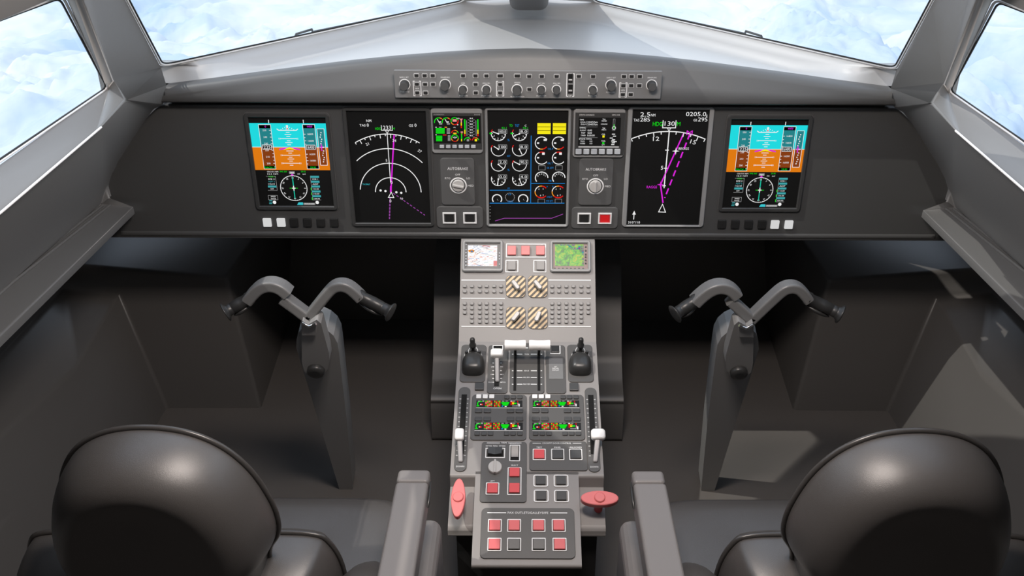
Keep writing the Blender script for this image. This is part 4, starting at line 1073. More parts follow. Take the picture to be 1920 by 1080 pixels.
# --- printed lines, keys, red and grey buttons fixed straight into the upper face
md1 = Mod(UPPER, 989.5, 545); c = md1.crop(850, 440, 5.836); k = c.k; kv = c.kv
T1 = PINV @ md1.M
def ped_part(mb, name, label=None):
    mb.v = [tuple(T1 @ Vector(p)) for p in mb.v]; return mb.obj(name, PED, label=label)
mb = MB()
for y in (497, 697, 1003):
    for xa, xb in ((88, 565), (1040, 1506)):
        p, q_ = c(xa, y), c(xb, y + 3); mb.rect((p[0] + q_[0]) / 2, (p[1] + q_[1]) / 2, q_[0] - p[0], kv(10), .0012, 'print_white')
def frame_px(x0, y0, x1, y1, wd=11):
    p, q_ = c((x0 + x1) / 2, (y0 + y1) / 2), None
    mb.ring(rrect(p[0], p[1], k(x1 - x0), kv(y1 - y0), k(4), 1), k(wd), .0002, .0020, 'print_white')
frame_px(573, 98, 1018, 254); frame_px(569, 278, 712, 415); frame_px(875, 278, 1018, 415)
ped_part(mb, 'legend_lines')
for x in (640, 790, 952):
    mb = MB(); p = c(x, 178); mb.slab(rrect(p[0], p[1], k(94), kv(100), k(6), 2), .0003, .009, 'red_pale', .0012); ped_part(mb, 'push_button', 'pale red push button')
for x in (640, 953):
    mb = MB(); p = c(x, 343); mb.slab(rrect(p[0], p[1], k(88), kv(98), k(6), 2), .0003, .009, 'key_grey', .0012); ped_part(mb, 'push_button', 'grey push button')
colsL = (125, 203, 290, 364, 446, 522); colsR = (1080, 1155, 1235, 1313, 1398, 1475)
def small_key(x, y, w_, h_):
    mb = MB(); p = c(x, y); mb.slab(rrect(p[0], p[1], k(w_), kv(h_), k(9), 2), .0003, .0060, 'key_grey', .0015); ped_part(mb, 'small_key')
for x in colsL + colsR:
    for y in (566, 623): small_key(x, y + (2 if x > 800 else 0), 42, 34)
for i, x in enumerate(colsL + colsR):
    for j, y in enumerate((755, 805, 855, 905, 954)):
        if i in (0, 11) and j > 2: continue
        small_key(x, y, 40, 36)

# --- two map screens
def map_unit(cx, cy, inner, scr, mat, label, lk, rk, mauve):
    md = Mod(UPPER, 850 + cx / 5.836, 440 + cy / 5.836, 'map_display', label, 'display screen', 'map displays')
    c = md.crop(850, 440, 5.836); k = c.k; kv = c.kv
    b = MB(); w, h = k(450), kv(348)
    b.ring(rrect(0, 0, w, h, k(34), 5), k(36), 0.0003, .012, 'bezel_grey', bev=.003)
    p = c((inner[0] + inner[2]) / 2, (inner[1] + inner[3]) / 2)
    b.slab(rrect(p[0], p[1], w - k(60), h - kv(56)), .0003, .0045, 'bezel_mauve' if mauve else 'bezel_mid')
    b.obj('bezel', md.root)
    g = MB(); p = c((scr[0] + scr[2]) / 2, (scr[1] + scr[3]) / 2)
    W, H = k(scr[2] - scr[0]), kv(scr[3] - scr[1])
    g.slab(rrect(p[0], p[1], W, H), .0047, .0055, mat)
    if not mauve:
        g.rect(p[0] + W * .44, p[1] - H * .37, W * .12, H * .24, .0058, 'lit_pink')
        random.seed(3)
        for i in range(34):
            a = (p[0] + random.uniform(-.48, .3) * W, p[1] + random.uniform(-.48, .46) * H); L_ = random.uniform(.08, .22) * W; an = random.uniform(-.3, .6)
            bq = (min(a[0] + L_ * math.cos(an), p[0] + W * .49), max(min(a[1] + L_ * math.sin(an), p[1] + H * .49), p[1] - H * .49))
            g.ribbon([a, bq], k(3), .0058, random.choice(['lit_grey', 'lit_pink', 'lit_teal', 'lit_grey', 'lit_blue', 'lit_orange']))
        g.poly(circ(p[0] - W * .38, p[1] + H * .22, k(34), kv(16), 14), .00585, 'lit_orange'); g.poly(circ(p[0] - W * .37, p[1] + H * .21, k(16), kv(8), 12), .0059, 'lit_blue')
    else:
        random.seed(5)
        for i in range(60):
            a = random.choice(((random.uniform(-.5, .2), .47), (.47, random.uniform(-.4, .45)), (random.uniform(-.05, .45), random.uniform(.22, .42))))
            g.rect(p[0] + a[0] * W, p[1] + a[1] * H, k(random.uniform(8, 22)), kv(random.uniform(6, 14)), .0058, random.choice(['lit_grey', 'lit_purple', 'lit_grey', 'lit_teal']))
    g.obj('screen', md.root)
    for x, y in lk + rk:
        p = c(x, y); b = MB(); b.slab(rrect(p[0], p[1], k(17), kv(17), k(5), 2), .0046, .0075, 'key_black' if mauve else 'lcd_key', .0006); b.obj('key', md.root)
pbr('key_grey2', (0.12, 0.115, 0.112), 0.42, 0.5); pbr('red_outlet', (0.75, 0.13, 0.14), 0.38, 0.5)
pbr('bezel_mauve', (0.26, 0.18, 0.17), 0.4, 0.5)
map_unit(322, 238, (118, 92, 525, 380), (160, 122, 480, 348), 'route_map', 'small screen with white route map on the pedestal top left corner', [(138, y) for y in (115, 172, 205, 240, 272, 305, 342)], [(508, y) for y in (208, 240, 272, 330)], False)
map_unit(1279, 243, (1085, 92, 1470, 388), (1112, 112, 1425, 345), 'terrain_map', 'small screen with green terrain map on the pedestal top right corner', [(1447, y) for y in (140, 180, 222, 250, 285, 318)], [(1110 + 44 * i, 376) for i in range(8)], True)

# --- striped shut-off plates with capsule levers
def hatch(cx, cy, ang, label):
    md = Mod(UPPER, 850 + cx / 5.836, 440 + cy / 5.836, 'striped_lever_panel', label, 'lever panel', 'striped lever panels')
    c = md.crop(850, 440, 5.836); k = c.k; kv = c.kv; W, H = k(216), kv(242)
    b = MB(); out = rrect(0, 0, W, H, k(52), 6); b.slab(out, .0003, .003, 'hatch_dark', .0006)
    # diagonal stripes clipped to the rounded plate
    ins = inset(out, .0012); d = Vector((1, 1.02)).normalized(); n = Vector((-d.y, d.x)); st = k(47)
    for i in range(-6, 7):
        for sg, off in ((1, i * st - k(11.5)), (-1, i * st + k(11.5))):
            pass
        poly = [Vector(p) for p in ins]
        for sg, off in ((1, i * st - k(12)), (-1, i * st + k(12))):
            new = []
            for j in range(len(poly)):
                p, q_ = poly[j], poly[(j + 1) % len(poly)]
                dp, dq = sg * (p.dot(n) - off), sg * (q_.dot(n) - off)
                if dp >= 0: new.append(p)
                if dp * dq < 0: new.append(p.lerp(q_, dp / (dp - dq)))
            poly = new
            if not poly: break
        if len(poly) > 2: b.poly([tuple(p) for p in poly], .0034, 'hatch_light')
    b.obj('striped_plate', md.root)
    b = MB(); L, w_ = k(124), k(52)
    M = Matrix.Translation((0, 0, .004)) @ Matrix.Rotation(math.radians(ang), 4, 'Z')
    pr = []
    for z, s_ in ((0, .72), (.008, .80), (.013, 1.0), (.020, 1.0), (.025, .86), (.027, .6)):
        pr.append([(x, y, z) for x, y in rrect(0, 0, (L - w_) + w_ * s_, w_ * s_, w_ * s_ * .48, 6)])
    b.loops(pr, 'knob_light', M=M, smooth=True); b.lathe([(k(30), 0), (k(26), .003)], 'hatch_dark', Matrix.Translation((0, 0, .003)), n=20)
    b.obj('lever', md.root)
hatch(683, 570, -53, 'striped lever plate at the upper left of four, lever tilted left, beside the map screen')
hatch(924, 570, -52, 'striped lever plate at the upper right of four, lever tilted left')
hatch(683, 912, 52, 'striped lever plate at the lower left of four, lever tilted right')
hatch(924, 912, 68, 'striped lever plate at the lower right of four, lever nearly upright')

# ------------------------------------------------------------------ lower section
def plate(name, label, cat, cx, cy, w_, h_, r, crop, group=None, mat='module_dark', t=.004):
    md = Mod(LOWER, crop[0] + cx / crop[2], crop[1] + cy / crop[2], name, label, cat, group)
    c = md.crop(*crop)
    b = MB(); b.slab(rrect(0, 0, c.k(w_), c.kv(h_), c.k(r), 6), .0003, t, mat, .0012)
    return md, c, b
P2 = (830, 610, 6.194); P3 = (830, 720, 6.194); P4 = (830, 790, 5.647); P5 = (820, 920, 5.486)
def T(b, c, t, x, y, hh, w_=None, z=.0043, mat='print_white'): p = c(x, y); b.text(t, p[0], p[1], c.kv(hh), z, mat, c.k(w_) if w_ else None)
def HL(b, c, xa, xb, y, hh=7, z=.0043, mat='print_white'):
    p, q_ = c(xa, y), c(xb, y); b.rect((p[0] + q_[0]) / 2, p[1], q_[0] - p[0], c.kv(hh), z, mat)

# trackball style hand controllers
def controller(cx, side, label):
    md, c, b = plate('hand_controller', label, 'controller', cx, 445, 292, 432, 44, P2, 'hand controllers on the pedestal')
    k, kv = c.k, c.kv; b.obj('plate', md.root)
    x0 = c(cx, 520)[0]
    # wrist dome
    b = MB(); W = k(134); D = kv(245); yb = c(cx, 600)[1]; loops = []
    prof = []
    for i in range(9):
        t = i / 8; prof.append((math.cos(t * PI / 2) ** .55, math.sin(t * PI / 2) * .034))
    base = []
    N = 28
    for i in range(N):
        a = 2 * PI * i / N; ca, sa = math.cos(a), math.sin(a)
        x = W * math.copysign(abs(ca) ** .75, ca); y = D / 2 * math.copysign(abs(sa) ** (.45 if sa < 0 else 1.0), sa)
        base.append((x, y))
    for s_, z in prof: loops.append([(x0 + x * max(s_, .02), yb + D / 2 + y * max(s_, .02) * (1 if y > 0 else 1), .004 + z) for x, y in base])
    b.loops(loops, 'knob_black', smooth=True); b.obj('wrist_dome', md.root)
    p = c(cx, 330)
    b = MB(); tilt = Matrix.Translation((p[0], p[1], .004)) @ Matrix.Rotation(-.12, 4, 'X')
    b.lathe([(k(50), 0), (k(44), .006), (k(30), .010), (k(26), .024), (k(38), .026), (k(40), .036), (k(30), .039), (k(30), .056), (k(26), .060), (k(10), .062)], 'knob_black', tilt, n=22)
    b.obj('stick', md.root)
    b = MB(); q_ = c(cx, 318); b.ring(circ(q_[0], q_[1], k(60), kv(66), 28), k(9), .0041, .0052, 'print_grey'); b.obj('stick_ring', md.root)
    for sx in (-1, 1):
        q_ = c(cx + sx * 72, 362); b = MB()
        b.lathe([(k(22), 0), (k(20), .018), (k(14), .022)], 'knob_black', Matrix.Translation((q_[0], q_[1], .004)), n=14); o = b.obj('button_post', md.root)
        b = MB(); b.ring(circ(q_[0], q_[1], k(32), kv(34), 20), k(7), .0041, .0050, 'print_grey'); b.obj('post_ring', o)
controller(354, -1, 'black stick and palm rest unit at the left edge of the pedestal')
controller(1597, 1, 'black stick and palm rest unit at the right edge of the pedestal')

def dark_key(x, y):
    md = Mod(LOWER, P2[0] + x / P2[2], P2[1] + y / P2[2]); c = md.crop(*P2); b = MB()
    b.slab(rrect(0, 0, c.k(104), c.kv(84), c.k(6), 2), .0003, .008, 'key_dark', .0012)
    b.v = [tuple(PINV @ md.M @ Vector(p)) for p in b.v]; b.obj('push_button', PED, label='black push button')
dark_key(428, 720); dark_key(1524, 725)

def lever(root, c, base, top, k, kw, kh, kd, mat='white_plastic', rod='rod_metal', rw=27, lift=.06, horizontal=False, concave=False):
    """white lever: rod from its slot up to a knob seen at TOP (photo point) LIFT above the plate"""
    md = c.md
    pb = c(*base); pt = c(top[0], top[1], lift)
    A = Vector((pb[0], pb[1], .0045)); B = Vector((pt[0], pt[1], lift))
    b = MB(); d = (B - A).normalized(); n = Vector((1, 0, 0)).cross(d).normalized()
    L = []
    for t, s_ in ((0, .75), (.04, 1), (.96, 1.12), (1, 1.12)):
        L.append([tuple(A.lerp(B, t) + Vector((1, 0, 0)) * x * s_ + n * y * s_) for x, y in rrect(0, 0, k(rw * 2), k(rw * 1.3), k(rw * .5), 4)])
    b.loops(L, rod, smooth=False); o = b.obj('lever_rod', root)
    b = MB(); L = []
    if concave:
        for i in range(13):
            t = i / 12; x = (t - .5) * k(kw); s_ = 1 - .10 * math.sin(PI * t); e_ = .94 if i in (0, 12) else 1
            L.append([(B.x + x, B.y + yy * s_ * e_, B.z + zz * s_ * e_) for yy, zz in rrect(0, 0, k(kh), k(kd), k(min(kh, kd)) * .42, 5)])
        b.loops(L, mat, smooth=True)
    else:
        for z, s_ in ((-.5, .80), (-.42, .94), (-.28, 1.0), (.22, 1.0), (.40, .95), (.5, .80)):
            L.append([(B.x + x, B.y + y, B.z + z * kd) for x, y in rrect(0, 0, k(kw) * s_, k(kh) * s_, k(min(kw, kh)) * .28, 5)])
        b.loops(L, mat, smooth=True)
    b.obj('lever_knob', root)

# speed brake
md, c, b = plate('speed_brake_unit', 'dark lever plate marked OPEN with white lever, left of the throttles', 'lever unit', 640, 512, 232, 556, 34, P2)
p = c(633, 500); b.rect(p[0], p[1], c.k(56), c.kv(430), .0042, 'slot_black')
for i, y in enumerate((448, 492, 536, 580, 625, 670)):
    for s_ in (-1, 1):
        HL(b, c, 633 + s_ * 46 - 10, 633 + s_ * 46 + 10, y, 6)
for y, t in ((492, '0'), (580, '1/2'), (670, 'FULL')):
    for s_ in (-1, 1): T(b, c, t, 633 + s_ * (64 if t != 'FULL' else 80), y, 11)
T(b, c, 'OPEN', 634, 742, 19, 90)
p = c(643, 275); b.ribbon([(p[0] - c.k(60), p[1] - c.kv(20)), (p[0] - c.k(60), p[1] + c.kv(30)), (p[0] + c.k(56), p[1] + c.kv(30)), (p[0] + c.k(56), p[1] - c.kv(20))], c.k(8), .0044, 'print_white')
p = c(643, 262); b.rect(p[0], p[1], c.k(100), c.kv(30), .0043, 'slot_black')
b.obj('plate', md.root)
lever(md.root, c, (635, 665), (630, 328), c.k, 146, 100, .022, rw=24, lift=.05)

# throttles
md, c, b = plate('throttle_quadrant', 'dark throttle quadrant with two white thrust levers at the pedestal middle', 'throttle quadrant', 979, 500, 396, 585, 40, P2)
for x in (841, 1117): p = c(x, 530); b.rect(p[0], p[1], c.k(32), c.kv(470), .0042, 'slot_black')
for y, t in ((345, 'TO/GA'), (537, 'IDLE'), (615, 'MIN REV'), (693, 'MAX REV')):
    T(b, c, t, 976, y, 13, 54 if t in ('TO/GA', 'IDLE') else 80)
    HL(b, c, 862, 926, y); HL(b, c, 1024, 1094, y); HL(b, c, 804, 822, y); HL(b, c, 1138, 1154, y)
HL(b, c, 965, 992, 272, 9)
b.obj('plate', md.root)
for x, xb in ((843, 841), (1126, 1117)):
    lever(md.root, c, (xb, 352), (x, 232), c.k, 242, 120, 120, rw=14, lift=.065, concave=True, rod='key_black')

# plate with grey placard
md, c, b = plate('placard_panel', 'dark plate with a grey lettered placard right of the throttles', 'panel', 1312, 512, 226, 560, 36, P2)
p = c(1316, 512); b.slab(rrect(p[0], p[1], c.k(164), c.kv(238)), .0041, .0052, 'plate_grey', .0004)
for i, t in enumerate(('AFT', 'REFUEL', 'DISPLAY')): T(b, c, t, 1312, 492 + 20 * i, 14, (34, 74, 78)[i], z=.0055)
b.obj('plate', md.root)
p = c(1305, 290); b = MB(); b.slab(rrect(p[0], p[1], c.k(92), c.kv(72)), .0041, .0072, 'key_black', .001); o = b.obj('push_button', md.root)
b = MB(); b.ribbon([(p[0] - c.k(58), p[1] - c.kv(48)), (p[0] + c.k(58), p[1] - c.kv(48)), (p[0] + c.k(58), p[1] + c.kv(46))], c.k(9), .0046, 'print_white'); b.obj('button_frame', o)

# radio panels
def radio(cx, label, x0, xw, xd, x4, scr, scr2, keysB, w_):
    md, c, b = plate('radio_panel', label, 'radio panel', cx, 390, w_, 526, 42, P3, 'radio panels on the pedestal')
    k, kv = c.k, c.kv; b.obj('plate', md.root)
    def key(x, y, w, h, mat): p = c(x, y); q_ = MB(); q_.slab(rrect(p[0], p[1], k(w), kv(h), k(8), 2), .0041, .0085, mat, .001); q_.obj('key', md.root)
    for x in xw: key(x, 160, 60, 48, 'white_plastic')
    for x in xd: key(x, 166, 58, 42, 'key_dark')
    for x in x4[0]: key(x, 324, 82, 46, 'key_dark')
    for x in x4[1]: key(x, 420, 84, 46, 'key_dark')
    for x in keysB: key(x, 588, 60, 42, 'key_dark')
    for (xa, xb, ya, yb) in (scr, scr2):
        g = MB(); p = c((xa + xb) / 2, (ya + yb) / 2 + 3); W, H = k(xb - xa), kv(yb - ya)
        g.slab(rrect(p[0], p[1], W, H), .0041, .0050, 'screen_glass'); z = .0053; z2 = .0056
        def B(fx, fy, fw, fh, mat, zz=z): g.rect(p[0] + (fx - .5) * W, p[1] + (.5 - fy) * H, fw * W, fh * H, zz, 'lit_' + mat)
        C = (p[0] - .41 * W, p[1] - .02 * H); g.arc(C, H * .36, 60, 250, H * .12, z, 'lit_green', 14); B(.115, .62, .06, .20, 'red'); B(.10, .62, .03, .1, 'white', z2); B(.06, .14, .05, .14, 'grey'); B(.15, .12, .04, .2, 'grey'); B(.03, .85, .05, .12, 'green')
        random.seed(11)
        for col, fx in enumerate((.21, .25, .29, .33)):
            for r in range(6): B(fx, .12 + .15 * r, .036, .11, ('red', 'orange', 'pink', 'red')[(r + col) % 4] if (r * 3 + col) % 5 else 'green')
        for col, fx in enumerate((.40, .44, .48, .51)):
            for r in range(6): B(fx, .12 + .15 * r, .030, .11, ('orange', 'red', 'green', 'orange', 'red')[(r * 2 + col) % 5])
        for r in range(3): B(.63, .34 + .17 * r, .17 - .03 * r, .19, 'green')
        B(.58, .12, .05, .12, 'grey'); B(.66, .10, .05, .10, 'grey'); B(.57, .85, .03, .18, 'blue'); B(.64, .90, .04, .12, 'white')
        B(.76, .40, .03, .55, 'red'); B(.80, .30, .05, .2, 'orange'); B(.84, .46, .07, .22, 'green'); B(.80, .5, .04, .2, 'yellow'); B(.83, .82, .1, .14, 'grey'); B(.76, .12, .04, .12, 'white'); B(.82, .10, .05, .10, 'grey'); B(.90, .16, .02, .2, 'red'); B(.905, .5, .02, .3, 'pink'); B(.93, .70, .03, .4, 'white'); B(.89, .8, .03, .2, 'grey')
        g.obj('screen', md.root)
        f = MB(); f.rect(p[0], p[1] - H / 2 - kv(7), W, kv(8), .0046, 'print_grey'); f.obj('screen_ledge', md.root)
radio(653, 'dark radio panel with two colourful strip screens at the pedestal left', 345, (420, 495, 571), (745, 820, 895), ((417, 521, 788, 890), (416, 518, 788, 892)), (388, 928, 198, 278), (375, 928, 456, 540), (402, 480, 557, 743, 818, 898), 642)
radio(1324, 'dark radio panel with two colourful strip screens at the pedestal right', 1000, (1070, 1145, 1221), (1397, 1472, 1548), ((1079, 1183, 1447, 1551), (1082, 1185, 1455, 1557)), (1043, 1588, 198, 276), (1043, 1603, 458, 542), (1080, 1157, 1235, 1420, 1497, 1575), 640)

# side lever slots
def slot(side):
    # measured on the left (photo pixels), right one measured as well
    if side < 0: top, bot, cx, hx, hy, rb = (872.5, 727), (861.5, 885), 867, 861.5, 815, (863.8, 868)
    else: top, bot, cx, hx, hy, rb = (1105, 728), (1116.5, 886), 1110.5, 1121.5, 815, (1116, 868)
    cy = 806
    nm = 'left' if side < 0 else 'right'
    md = Mod(LOWER, cx, cy, 'slider_lever_unit', 'long dark slot marked DOWN with white-knobbed lever at the %s edge of the pedestal' % nm, 'lever unit', 'slider levers at the pedestal edges')
    c = md.crop(0, 0, 1.0); k, kv = c.k, c.kv
    a, e_ = c(*top), c(*bot); L = a[1] - e_[1]; X = (a[0] + e_[0]) / 2; Y = (a[1] + e_[1]) / 2
    b = MB(); b.slab(rrect(X, Y, k(22.5), L, k(10), 6), .0003, .004, 'module_dark', .0012)
    b.rect(X, Y + kv(8), k(10.5), L - kv(46), .0043, 'slot_black')
    for i in range(13):
        y = Y + L / 2 - kv(24) - i * (L - kv(52)) / 12
        for s_ in (-1, 1):
            b.rect(X + s_ * k(7.2), y, k(2.4 if i % 2 else 3.4), kv(1.3), .0044, 'print_grey')
    b.text('DOWN', X, Y - L / 2 + kv(8.5), kv(2.8), .0044, 'print_white', k(14.5))
    b.obj('plate', md.root)
    if side < 0: lever(md.root, c, rb, (hx, hy), k, 17, 24, .016, rw=4.6, lift=.035)
    else: lever(md.root, c, rb, (hx, hy), k, 26.5, 21, .018, rw=4.6, lift=.035)
slot(-1); slot(1)

def framed_button(root, c, x, y, w, h, fw, fh, mat, label=None, fr='print_white', z0=.0041, t=.006, rr=8, fx=None, thick=9):
    p = c(x, y); o = MB(); o.slab(rrect(p[0], p[1], c.k(w), c.kv(h), c.k(5), 2), z0, z0 + t, mat, .0010); o = o.obj('push_button', root, label=label)
    if fw:
        f = MB(); f.ring(rrect(p[0], p[1], c.k(fw), c.kv(fh), c.k(rr), 3), c.k(thick), z0, z0 + .0016, fr); f.obj('button_frame', o)
    return o
# trim panel
md, c, b = plate('trim_panel', 'dark trim panel with rocker switches, round knob and red buttons', 'control panel', 647, 536, 486, 640, 34, P4)
T(b, c, 'TRIM', 648, 236, 16, 58); HL(b, c, 468, 606, 237, 6); HL(b, c, 694, 834, 237, 6); T(b, c, 'ROLL', 560, 268, 14, 48); HL(b, c, 456, 522, 269, 5); HL(b, c, 598, 664, 269, 5)
T(b, c, 'BACKUP PIT', 763, 241, 11, 108); T(b, c, 'SELECT', 762, 473, 14, 74); T(b, c, 'LEFT', 527, 640, 14, 48)
def openframe(x, y, w, h, gap):
    p = c(x, y); W, H = c.k(w) / 2, c.kv(h) / 2; G = c.k(gap)
    b.ribbon([(p[0] - W + G, p[1] + H), (p[0] - W, p[1] + H), (p[0] - W, p[1] - H), (p[0] + W, p[1] - H), (p[0] + W, p[1] + H), (p[0] + W - G, p[1] + H)], c.k(9), .0045, 'print_white')
openframe(557, 342, 202, 100, 26)
p = c(764, 345); b.ring(rrect(p[0], p[1], c.k(114), c.kv(178), c.k(8), 2), c.k(9), .0040, .0056, 'print_white')
p = c(760, 642); b.ring(rrect(p[0], p[1], c.k(146), c.kv(288), c.k(8), 2), c.k(9), .0040, .0056, 'print_white')
p = c(557, 350); b.rect(p[0], p[1], c.k(168), c.kv(76), .0043, 'slot_black'); p = c(762, 345); b.rect(p[0], p[1], c.k(92), c.kv(156), .0043, 'slot_black')
b.obj('plate', md.root)
p = c(554, 330); q_ = MB(); W = c.k(146) / 2
L = [[(p[0] + x, p[1] + yy, .0044 + z) for x, z in ((-W, 0), (-W, .013), (0, .006), (W, .013), (W, 0))] for yy in (-c.kv(40), c.kv(36))]
q_.loops(L, 'key_dark'); q_.obj('rocker_switch', md.root, bevel=.001)
p = c(764, 332); q_ = MB(); H = c.kv(118) / 2; prf = []
for i in range(11):
    t = i / 10; prf.append((p[1] - H + 2 * H * t, .0046 + .002 + .009 * t ** 1.5 if i < 10 else .0046))
prf = [(p[1] - H, .0045)] + prf
L = [[(p[0] + x, y, z) for y, z in prf] for x in (-c.k(38), c.k(38))]
q_.loops(L, 'key_grey'); q_.obj('rocker_switch', md.root, label='grey curved rocker switch')
p = c(555, 503); q_ = MB(); M = Matrix.Translation((p[0], p[1], .0041))
q_.lathe([(c.k(76), 0), (c.k(75), .006), (c.k(70), .009), (c.k(68), .0094)], 'knob_light', M, n=36)
q_.slab(rrect(p[0], p[1], c.k(22), c.kv(140), c.k(6), 3), .0135, .0185, 'knob_light', .0015); q_.obj('trim_knob', md.root)
framed_button(md.root, c, 528, 722, 108, 98, 140, 124, 'red_key', 'red push button')
framed_button(md.root, c, 761, 553, 106, 92, 0, 0, 'red_key', 'red push button'); framed_button(md.root, c, 759, 720, 108, 96, 0, 0, 'red_key', 'red push button')

# door control panel
md, c, b = plate('door_control_panel', 'dark panel lettered COCKPIT DOOR CONTROL with one red and two black buttons', 'control panel', 1224, 371, 612, 310, 32, P4)
T(b, c, 'COCKPIT DOOR CONTROL', 1208, 240, 15, 308); HL(b, c, 952, 1042, 240, 5); HL(b, c, 1376, 1468, 240, 5)
for t, x, w_ in (('TEST', 1022, 60), ('INHIB', 1214, 66), ('UNLOCKED', 1405, 136)): T(b, c, t, x, 284, 16, w_)
b.obj('plate', md.root)
for x, mt in ((1022, 'red_key'), (1218, 'key_dark'), (1408, 'key_dark')): framed_button(md.root, c, x, 361, 108, 92, 138, 118, mt, 'red push button' if 'red' in mt else 'black push button')

# four framed buttons straight on the pedestal
md4 = Mod(LOWER, 830 + 1147 / 5.647, 790 + 713 / 5.647); c = md4.crop(*P4); T4 = PINV @ md4.M
for x, y in ((1038, 632), (1253, 632), (1043, 793), (1258, 795)):
    p = c(x, y); o = MB(); o.slab(rrect(p[0], p[1], c.k(104), c.kv(90), c.k(6), 2), .0003, .007, 'key_dark', .001); o.v = [tuple(T4 @ Vector(q_)) for q_ in o.v]; o = o.obj('push_button', PED, label='black push button')
    f = MB(); f.ring(rrect(p[0], p[1], c.k(156), c.kv(128), c.k(22), 5), c.k(11), .0003, .0024, 'print_white'); f.v = [tuple(T4 @ Vector(q_)) for q_ in f.v]; f.obj('button_frame', o)

# passenger outlet panel
md, c, b = plate('outlet_panel', 'dark panel lettered PAX OUTLETS/GALLEYS/IFE with eight framed buttons at the pedestal front', 'control panel', 930, 440, 968, 520, 52, P5)
T(b, c, 'PAX OUTLETS/GALLEYS/IFE', 932, 235, 22, 424); HL(b, c, 514, 708, 234, 10); HL(b, c, 1160, 1336, 236, 10)
b.obj('plate', md.root)
for y, xs in ((368, (592, 790, 1040, 1248)), (562, (588, 790, 1043, 1257))):
    for i, x in enumerate(xs):
        grey = y > 500 and i in (1, 2)
        framed_button(md.root, c, x, y, 112, 104, 142, 132, 'key_grey2' if grey else 'red_outlet', 'grey push button' if grey else 'red push button')

# red T-handles over the ledges
def t_handle(u, v, upright, label):
    n_off = 0.030
    md = Mod(LOWER, u, v, 'red_handle', label, 'handle', 'red handles at the pedestal sides')
    c = md.crop(0, 0, 1); k, kv = c.k, c.kv
    off = c(u, v, n_off)
    a, bq = (k(35), kv(13.5)) if not upright else (k(13.5), kv(35.5))
    b = MB(); out = []
    for i in range(40):
        t = 2 * PI * i / 40; ct, st = math.cos(t), math.sin(t)
        if upright: out.append((off[0] + a * math.copysign(abs(ct) ** .95, ct) * (1 - .10 * abs(st)), off[1] + bq * st))
        else: out.append((off[0] + a * ct, off[1] + bq * math.copysign(abs(st) ** .95, st)))
    b.slab(out, n_off - .016, n_off, 'red_pale', .003); b.obj('grip', md.root)
    b = MB(); b.lathe([(k(10.2), 0), (k(10.2), .003), (k(9.2), .0045), (k(8), .005)], 'red_pale', Matrix.Translation((off[0], off[1], n_off)), n=28); b.obj('centre_button', md.root)
    b = MB(); b.lathe([(k(8), -0.0335), (k(7), n_off - .016)], 'red_key', Matrix.Translation((off[0], off[1], 0)), n=18); b.obj('shaft', md.root)
t_handle(859, 932, True, 'red oval pull handle turned lengthwise on the left pedestal ledge')
t_handle(1124.5, 933, False, 'red oval pull handle turned crosswise on the right pedestal ledge')
